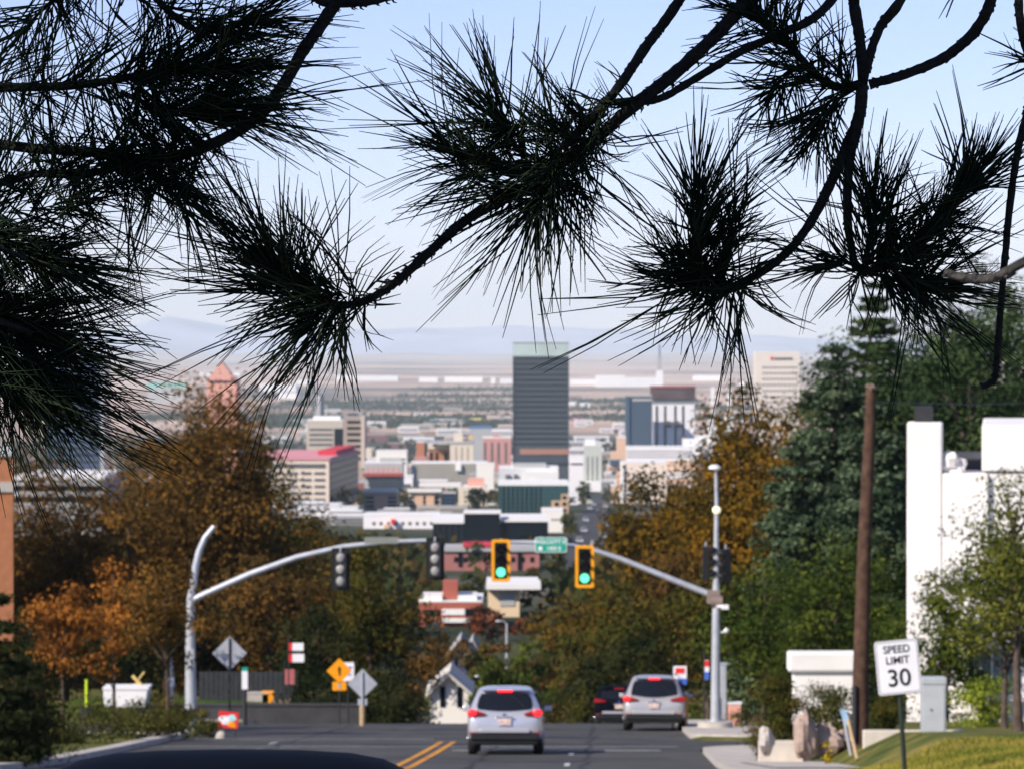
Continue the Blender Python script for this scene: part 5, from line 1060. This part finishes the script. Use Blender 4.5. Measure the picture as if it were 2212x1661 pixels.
def branch(pts, w0, w1, spikes=0, m_=None, parent=None):
    q = smooth(B3(pts), 9); n = len(q)
    rad = [W((w0 + (w1 - w0) * i / (n - 1)) / 2, DP) * (1 + prnd.uniform(-.06, .06)) for i in range(n)]
    mb = MB(); mb.tube(q, rad, 9, jit=.07)
    L_ = sum((q[i+1] - q[i]).length for i in range(n - 1)); ns = int(L_ * 130) + spikes
    for k in range(ns):   # bark scales and leaf-base stubs
        i = prnd.randrange(n - 1); p = q[i].lerp(q[i+1], prnd.random()); t = (q[i+1] - q[i]).normalized()
        a = Vector((prnd.gauss(0, 1), prnd.gauss(0, 1), prnd.gauss(0, 1))); a = (a - t * a.dot(t)).normalized(); r_ = rad[i]
        l_ = .0028 if k >= spikes else .008; s0 = p + a * r_ * .85
        mb.tube([s0 - t * .002, s0 + a * l_ * .6 - t * l_ * .2, s0 + a * l_ + t * l_ * .4], [.0028, .0018, .0004], 4, cap=False)
    return mb.build('branch', m_ or pinebark, parent or pine), q
def needle_mesh(name, groups, parent, seed):
    """groups: list of (axis points, n, length px, a0, a1, droop)"""
    r = np.random.default_rng(seed); AV = []; AF = []; VAL = []; off = 0
    NS = 5; s = np.linspace(0, 1, NS)
    for axis, n, Lp, a0, a1, droop in groups:
        A = np.array([tuple(v) for v in smooth(axis, 8)]); m = len(A); nb = int(n * .35) // 3
        t = r.random(nb) ** .85
        k = t * (m - 1); i0 = np.minimum(k.astype(int), m - 2); fr = (k - i0)[:, None]
        base = A[i0] * (1 - fr) + A[i0 + 1] * fr; T = A[i0 + 1] - A[i0]; T /= np.linalg.norm(T, axis=1)[:, None]
        base = base + r.normal(size=base.shape) * .004
        R = r.normal(size=(nb, 3)); R -= (R * T).sum(1)[:, None] * T; R /= np.linalg.norm(R, axis=1)[:, None]
        ang = np.radians(a0 + (a1 - a0) * t + r.normal(0, 21, nb)); D = T * np.cos(ang)[:, None] + R * np.sin(ang)[:, None]
        base = np.repeat(base, 3, 0); D = np.repeat(D, 3, 0) + r.normal(0, .075, (nb * 3, 3)); D /= np.linalg.norm(D, axis=1)[:, None]
        L = np.repeat(r.uniform(.62, 1.2, nb), 3) * r.uniform(.9, 1.04, nb * 3) * Lp * .84 * DP / F; n3 = nb * 3
        Bd = np.repeat(T, 3, 0) * r.uniform(.05, .5, (n3, 1)) + np.repeat(r.normal(0, .66, (nb, 3)), 3, 0); Bd[:, 2] -= droop
        wob = r.normal(0, .035, (n3, 3))
        C = base[:, None, :] + L[:, None, None] * (s[None, :, None] * D[:, None, :] + (s ** 2)[None, :, None] * .62 * Bd[:, None, :] + np.sin(s * 3.14 * 1.5)[None, :, None] * wob[:, None, :])
        u = np.cross(D, r.normal(size=(n3, 3))); u /= np.linalg.norm(u, axis=1)[:, None]; v = np.cross(D, u)
        rad = np.array([.0010, .0014, .0015, .0013, .0006])
        ring = np.stack([u * math.cos(2.094 * j) + v * math.sin(2.094 * j) for j in range(3)], 1)     # n3,3,3
        V = C[:, :, None, :] + ring[:, None, :, :] * rad[None, :, None, None]                     # n3,NS,3,3
        idx = np.arange(n3)[:, None] * (NS * 3); F_ = []
        for a in range(NS - 1):
            for j in range(3):
                F_.append(np.concatenate([idx + a*3 + j, idx + a*3 + (j+1) % 3, idx + (a+1)*3 + (j+1) % 3, idx + (a+1)*3 + j], 1))
        Fc = np.stack(F_, 1).reshape(-1, 4) + off; AV.append(V.reshape(-1, 3)); AF.append(Fc); VAL.append(np.repeat(r.random(n3), (NS - 1) * 3)); off += n3 * NS * 3
    V = np.concatenate(AV); Fc = np.concatenate(AF); VAL = np.concatenate(VAL); nf = len(Fc)
    me = bpy.data.meshes.new(name); me.vertices.add(len(V)); me.vertices.foreach_set('co', V.reshape(-1)); me.loops.add(nf * 4); me.loops.foreach_set('vertex_index', Fc.reshape(-1).astype(np.int32))
    me.polygons.add(nf); me.polygons.foreach_set('loop_start', np.arange(0, nf * 4, 4, dtype=np.int32)); me.polygons.foreach_set('loop_total', np.full(nf, 4, dtype=np.int32)); me.update(calc_edges=True)
    me.polygons.foreach_set('use_smooth', np.ones(nf, dtype=bool))
    at = me.attributes.new('v', 'FLOAT', 'FACE'); at.data.foreach_set('value', VAL.astype(np.float32)); me.materials.append(LM['needle'])
    o = bpy.data.objects.new(name, me); COL.objects.link(o); o.parent = parent; return o
def tuft(parent, axes, seed):
    gr = [(B3(a), n, L, a0, a1, dr) for a, n, L, a0, a1, dr in axes]; o = needle_mesh('needle_tuft', gr, parent, seed)
    return o
def twig(parent, pts, w0=10, w1=6):
    q = smooth(B3(pts), 6); n = len(q); MB().tube(q, [W((w0 + (w1 - w0) * i / (n-1)) / 2, DP) for i in range(n)], 7, jit=.1).build('twig', pinebark, parent)
# centre branches
b1, _ = branch([(1620,-330,6.2), (1540,-130), (1465,5), (1400,95), (1335,190), (1280,255), (1215,320,5.98)], 25, 20)
b2, _ = branch([(1800,-300,6.3), (1700,-110), (1615,0), (1535,88), (1445,170), (1370,228), (1290,298), (1215,352), (1160,400), (1080,435), (1000,482), (925,548), (860,606), (800,645), (745,660), (690,650), (640,610)], 34, 14, spikes=220)
b3, _ = branch([(1900,-140,6.2), (1780,20), (1690,72), (1600,112), (1500,172), (1430,212), (1370,222), (1320,222)], 20, 15)
tuft(b1, [([(1330,195),(1230,300),(1180,350)], 420, 150, 75, 60, -.1), ([(1250,290),(1130,270),(1070,285)], 260, 215, 80, 40, -.1)], 21)
tuft(b2, [([(1180,390),(1120,320),(1075,250)], 420, 230, 70, 14, -.12), ([(1180,400),(1110,375),(1045,350)], 330, 245, 70, 18, .05), ([(1300,300),(1230,350),(1150,405)], 840, 225, 105, 70, .10), ([(1200,370),(1180,420),(1170,430)], 260, 255, 70, 35, .2), ([(1110,400),(1060,400),(1010,370)], 120, 215, 60, 20, 0)], 22)
twig(b2, [(1200,370),(1120,320),(1070,250)]); twig(b2, [(1190,395),(1110,378),(1040,350)])
tuft(b2, [([(800,640),(720,640),(610,590)], 460, 225, 88, 50, 0), ([(690,655),(640,625),(600,590)], 330, 240, 60, 20, 0), ([(760,660),(690,650),(640,610),(600,560)], 420, 225, 80, 25, -.05), ([(770,650),(720,670),(670,690)], 330, 255, 70, 30, .3)], 23)
twig(b2, [(745,660),(690,672),(650,690)]); twig(b2, [(800,646),(812,655),(810,668)], 6, 3); twig(b2, [(835,612),(815,608),(803,616)], 6, 3)
tuft(b3, [([(1420,215),(1320,225)], 60, 130, 60, 30, 0)], 24)
# node at the right
n1, _ = branch([(1835,-260,6.2), (1843,-60), (1845,5), (1858,90), (1864,180), (1858,250)], 27, 22)
n2_, _ = branch([(2010,-220,6.2), (1955,-20), (1900,62), (1874,140), (1864,185)], 24, 18)
n3_, _ = branch([(2190,-220,6.2), (2150,-30), (2112,60), (2050,118), (1985,150), (1920,172), (1878,182)], 26, 20)
b4, _ = branch([(1862,185), (1856,250), (1832,310), (1795,395), (1745,490), (1690,555), (1620,602), (1545,628), (1480,600)], 28, 14)
b5, _ = branch([(1862,190,5.97), (1856,260,5.97), (1836,345), (1830,450), (1838,530), (1860,585), (1940,560), (2030,470), (2085,400)], 24, 10)
b6, _ = branch([(1860,182), (1810,188), (1765,165), (1715,110), (1660,60), (1610,10), (1590,-60)], 20, 12)
tuft(b4, [([(1620,605),(1540,632),(1470,600)], 620, 215, 85, 45, .06), ([(1530,630),(1500,540),(1515,450)], 640, 165, 75, 22, -.05), ([(1540,630),(1500,600),(1490,560)], 330, 205, 95, 70, 0), ([(1560,620),(1560,560),(1590,480)], 260, 150, 60, 20, 0)], 25)
twig(b4, [(1530,628),(1500,540),(1512,450)], 14, 8); twig(b4, [(1560,622),(1562,560),(1588,490)])
tuft(b5, [([(1855,580),(1960,548),(2090,400)], 1350, 170, 72, 22, -.05), ([(1865,585),(1880,500),(1890,430)], 420, 160, 65, 20, -.05), ([(1860,590),(1930,600),(2010,620)], 700, 190, 80, 35, .15), ([(1870,590),(1830,570),(1800,560)], 200, 165, 60, 20, 0)], 26)
twig(b5, [(1862,585),(1885,500),(1890,430)]); twig(b5, [(1870,590),(1930,602),(2010,625)])
tuft(b6, [([(1840,188),(1765,165),(1700,95),(1620,20)], 900, 165, 78, 45, 0), ([(1850,190),(1790,230),(1760,290)], 330, 165, 45, 12, .15), ([(1720,130),(1690,180),(1670,200)], 170, 150, 60, 20, .1)], 27)
twig(b6, [(1850,190),(1800,225),(1765,285)])
# right edge branches
b7, _ = branch([(2205,-260,6.1), (2200,-20), (2210,80), (2232,160), (2222,230), (2200,320), (2182,440), (2170,570), (2160,690), (2152,790), (2146,822), (2120,836)], 20, 13)
tuft(b7, [([(2290,170),(2235,140)], 110, 120, 60, 20, 0)], 28)
b8, _ = branch([(2420,440,3.6), (2300,530,3.6), (2215,565,3.6), (2150,600,3.6), (2095,603,3.6), (2040,590,3.6)], 15, 11, m_=pinebark2)  # paler bark carries the sunlit look of this branch in its colour
tp, _ = branch([(2160,-200), (2110,-100), (2080,-40)], 12, 8); tuft(tp, [([(2120,-100),(2080,-40)], 60, 95, 60, 20, .1)], 29)
# left mass
l1, _ = branch([(760,-160), (735,-20), (700,45), (655,110), (612,185), (565,245), (500,292), (410,330), (310,345), (200,330), (60,320), (-100,300)], 30, 22)
l0, _ = branch([(640,-60), (690,-2), (745,6), (840,-8), (960,-60)], 26, 22, spikes=60)
l2, _ = branch([(-260,200), (0,190), (150,186), (290,165), (420,128), (540,60)], 24, 10)
l3, _ = branch([(-260,420), (0,395), (60,378), (180,374), (260,362), (340,330)], 20, 14)
l4, _ = branch([(180,-200), (290,-60), (370,30), (440,70), (520,50)], 20, 10)
l5, _ = branch([(-300,480,5.9), (-60,520,5.9), (60,560,5.9)], 20, 10)
l6, _ = branch([(-300,650,5.9), (-60,680,5.9), (70,720,5.9)], 20, 10)
l7, _ = branch([(-300,780,6), (-60,800,6), (40,830,6)], 18, 10)
tuft(l1, [([(470,300),(380,335),(250,340)], 380, 210, 60, 100, .15), ([(380,325),(310,345),(120,330)], 700, 200, 80, 90, .05)], 31)
tuft(l2, [([(-80,190),(150,186),(330,160)], 760, 215, 75, 70, 0), ([(250,175),(380,150),(470,150)], 640, 235, 70, 16, 0), ([(280,210),(380,240),(440,235)], 760, 235, 60, 16, .05)], 32)
twig(l2, [(280,170),(380,160),(470,150)], 14, 8); twig(l2, [(260,200),(350,235),(440,238)], 14, 8)
tuft(l3, [([(-80,400),(120,376),(300,350)], 620, 205, 80, 75, .1), ([(240,350),(330,370),(400,420)], 330, 165, 55, 15, .1)], 33)
tuft(l4, [([(200,-60),(340,10),(450,60),(540,45)], 620, 205, 75, 20, 0), ([(180,-80),(120,0),(60,60)], 330, 215, 60, 40, 0)], 34)
tuft(l5, [([(-160,480),(0,520),(90,560)], 1100, 235, 75, 18, .05), ([(-100,460),(60,450),(150,440)], 300, 200, 60, 30, .1)], 35)
tuft(l6, [([(-160,640),(-30,680),(70,715)], 1500, 245, 75, 14, .02)], 36)
tuft(l7, [([(-160,780),(-40,800),(40,840)], 1000, 240, 70, 16, .06), ([(-120,700),(0,760),(50,790)], 760, 240, 70, 20, .1)], 37)
# the rest of the crown, above and behind the camera (shades the branches)
r = np.random.default_rng(44); n = 26000
K = 150; cs = []
while len(cs) < K:
    c = np.array([r.uniform(-5.5, 4.), r.uniform(-2.5, 8.5), r.uniform(1.0, 8.5)])
    if c[2] < .115 * max(0, c[1]) + 1.15: continue
    ax = np.array([-1.6, 3.0, 3.6])
    if np.linalg.norm((c - ax) / np.array([4.6, 5.6, 4.6])) > 1: continue
    cs.append(c)
cs = np.array(cs); idx = r.integers(0, K, n); dv_ = r.normal(size=(n, 3)); dv_ /= np.linalg.norm(dv_, axis=1)[:, None]
Lr = r.uniform(.12, .30, n)[:, None]; b0 = cs[idx] - np.array(tuple(PO)) + dv_ * .03; t0 = b0 + dv_ * Lr; sd = np.cross(dv_, r.normal(size=(n, 3))); sd /= np.linalg.norm(sd, axis=1)[:, None]; sd *= .012
V = np.empty((n, 4, 3)); V[:, 0] = b0 - sd * .4; V[:, 1] = b0 * .5 + t0 * .5 - sd; V[:, 2] = t0; V[:, 3] = b0 * .5 + t0 * .5 + sd
me = bpy.data.meshes.new('crown'); me.vertices.add(4*n); me.vertices.foreach_set('co', V.reshape(-1)); me.loops.add(4*n); me.loops.foreach_set('vertex_index', np.arange(4*n, dtype=np.int32)); me.polygons.add(n)
me.polygons.foreach_set('loop_start', np.arange(0, 4*n, 4, dtype=np.int32)); me.polygons.foreach_set('loop_total', np.full(n, 4, dtype=np.int32)); me.update(calc_edges=True)
at = me.attributes.new('v', 'FLOAT', 'FACE'); at.data.foreach_set('value', r.random(n).astype(np.float32)); me.materials.append(LM['pine']); o = bpy.data.objects.new('crown', me); COL.objects.link(o); o.parent = pine
mb = MB()
for c in cs[:110]: q = Vector(c) - PO; z0 = max(2.2, min(8.4, q.z - .4)); mb.tube([(.08, .15, z0), Vector((.08, .15, z0)).lerp(q, .5) + Vector((0, 0, .15)), q], [.035, .022, .008], 5)
mb.build('upper_branches', pinebark2, pine)
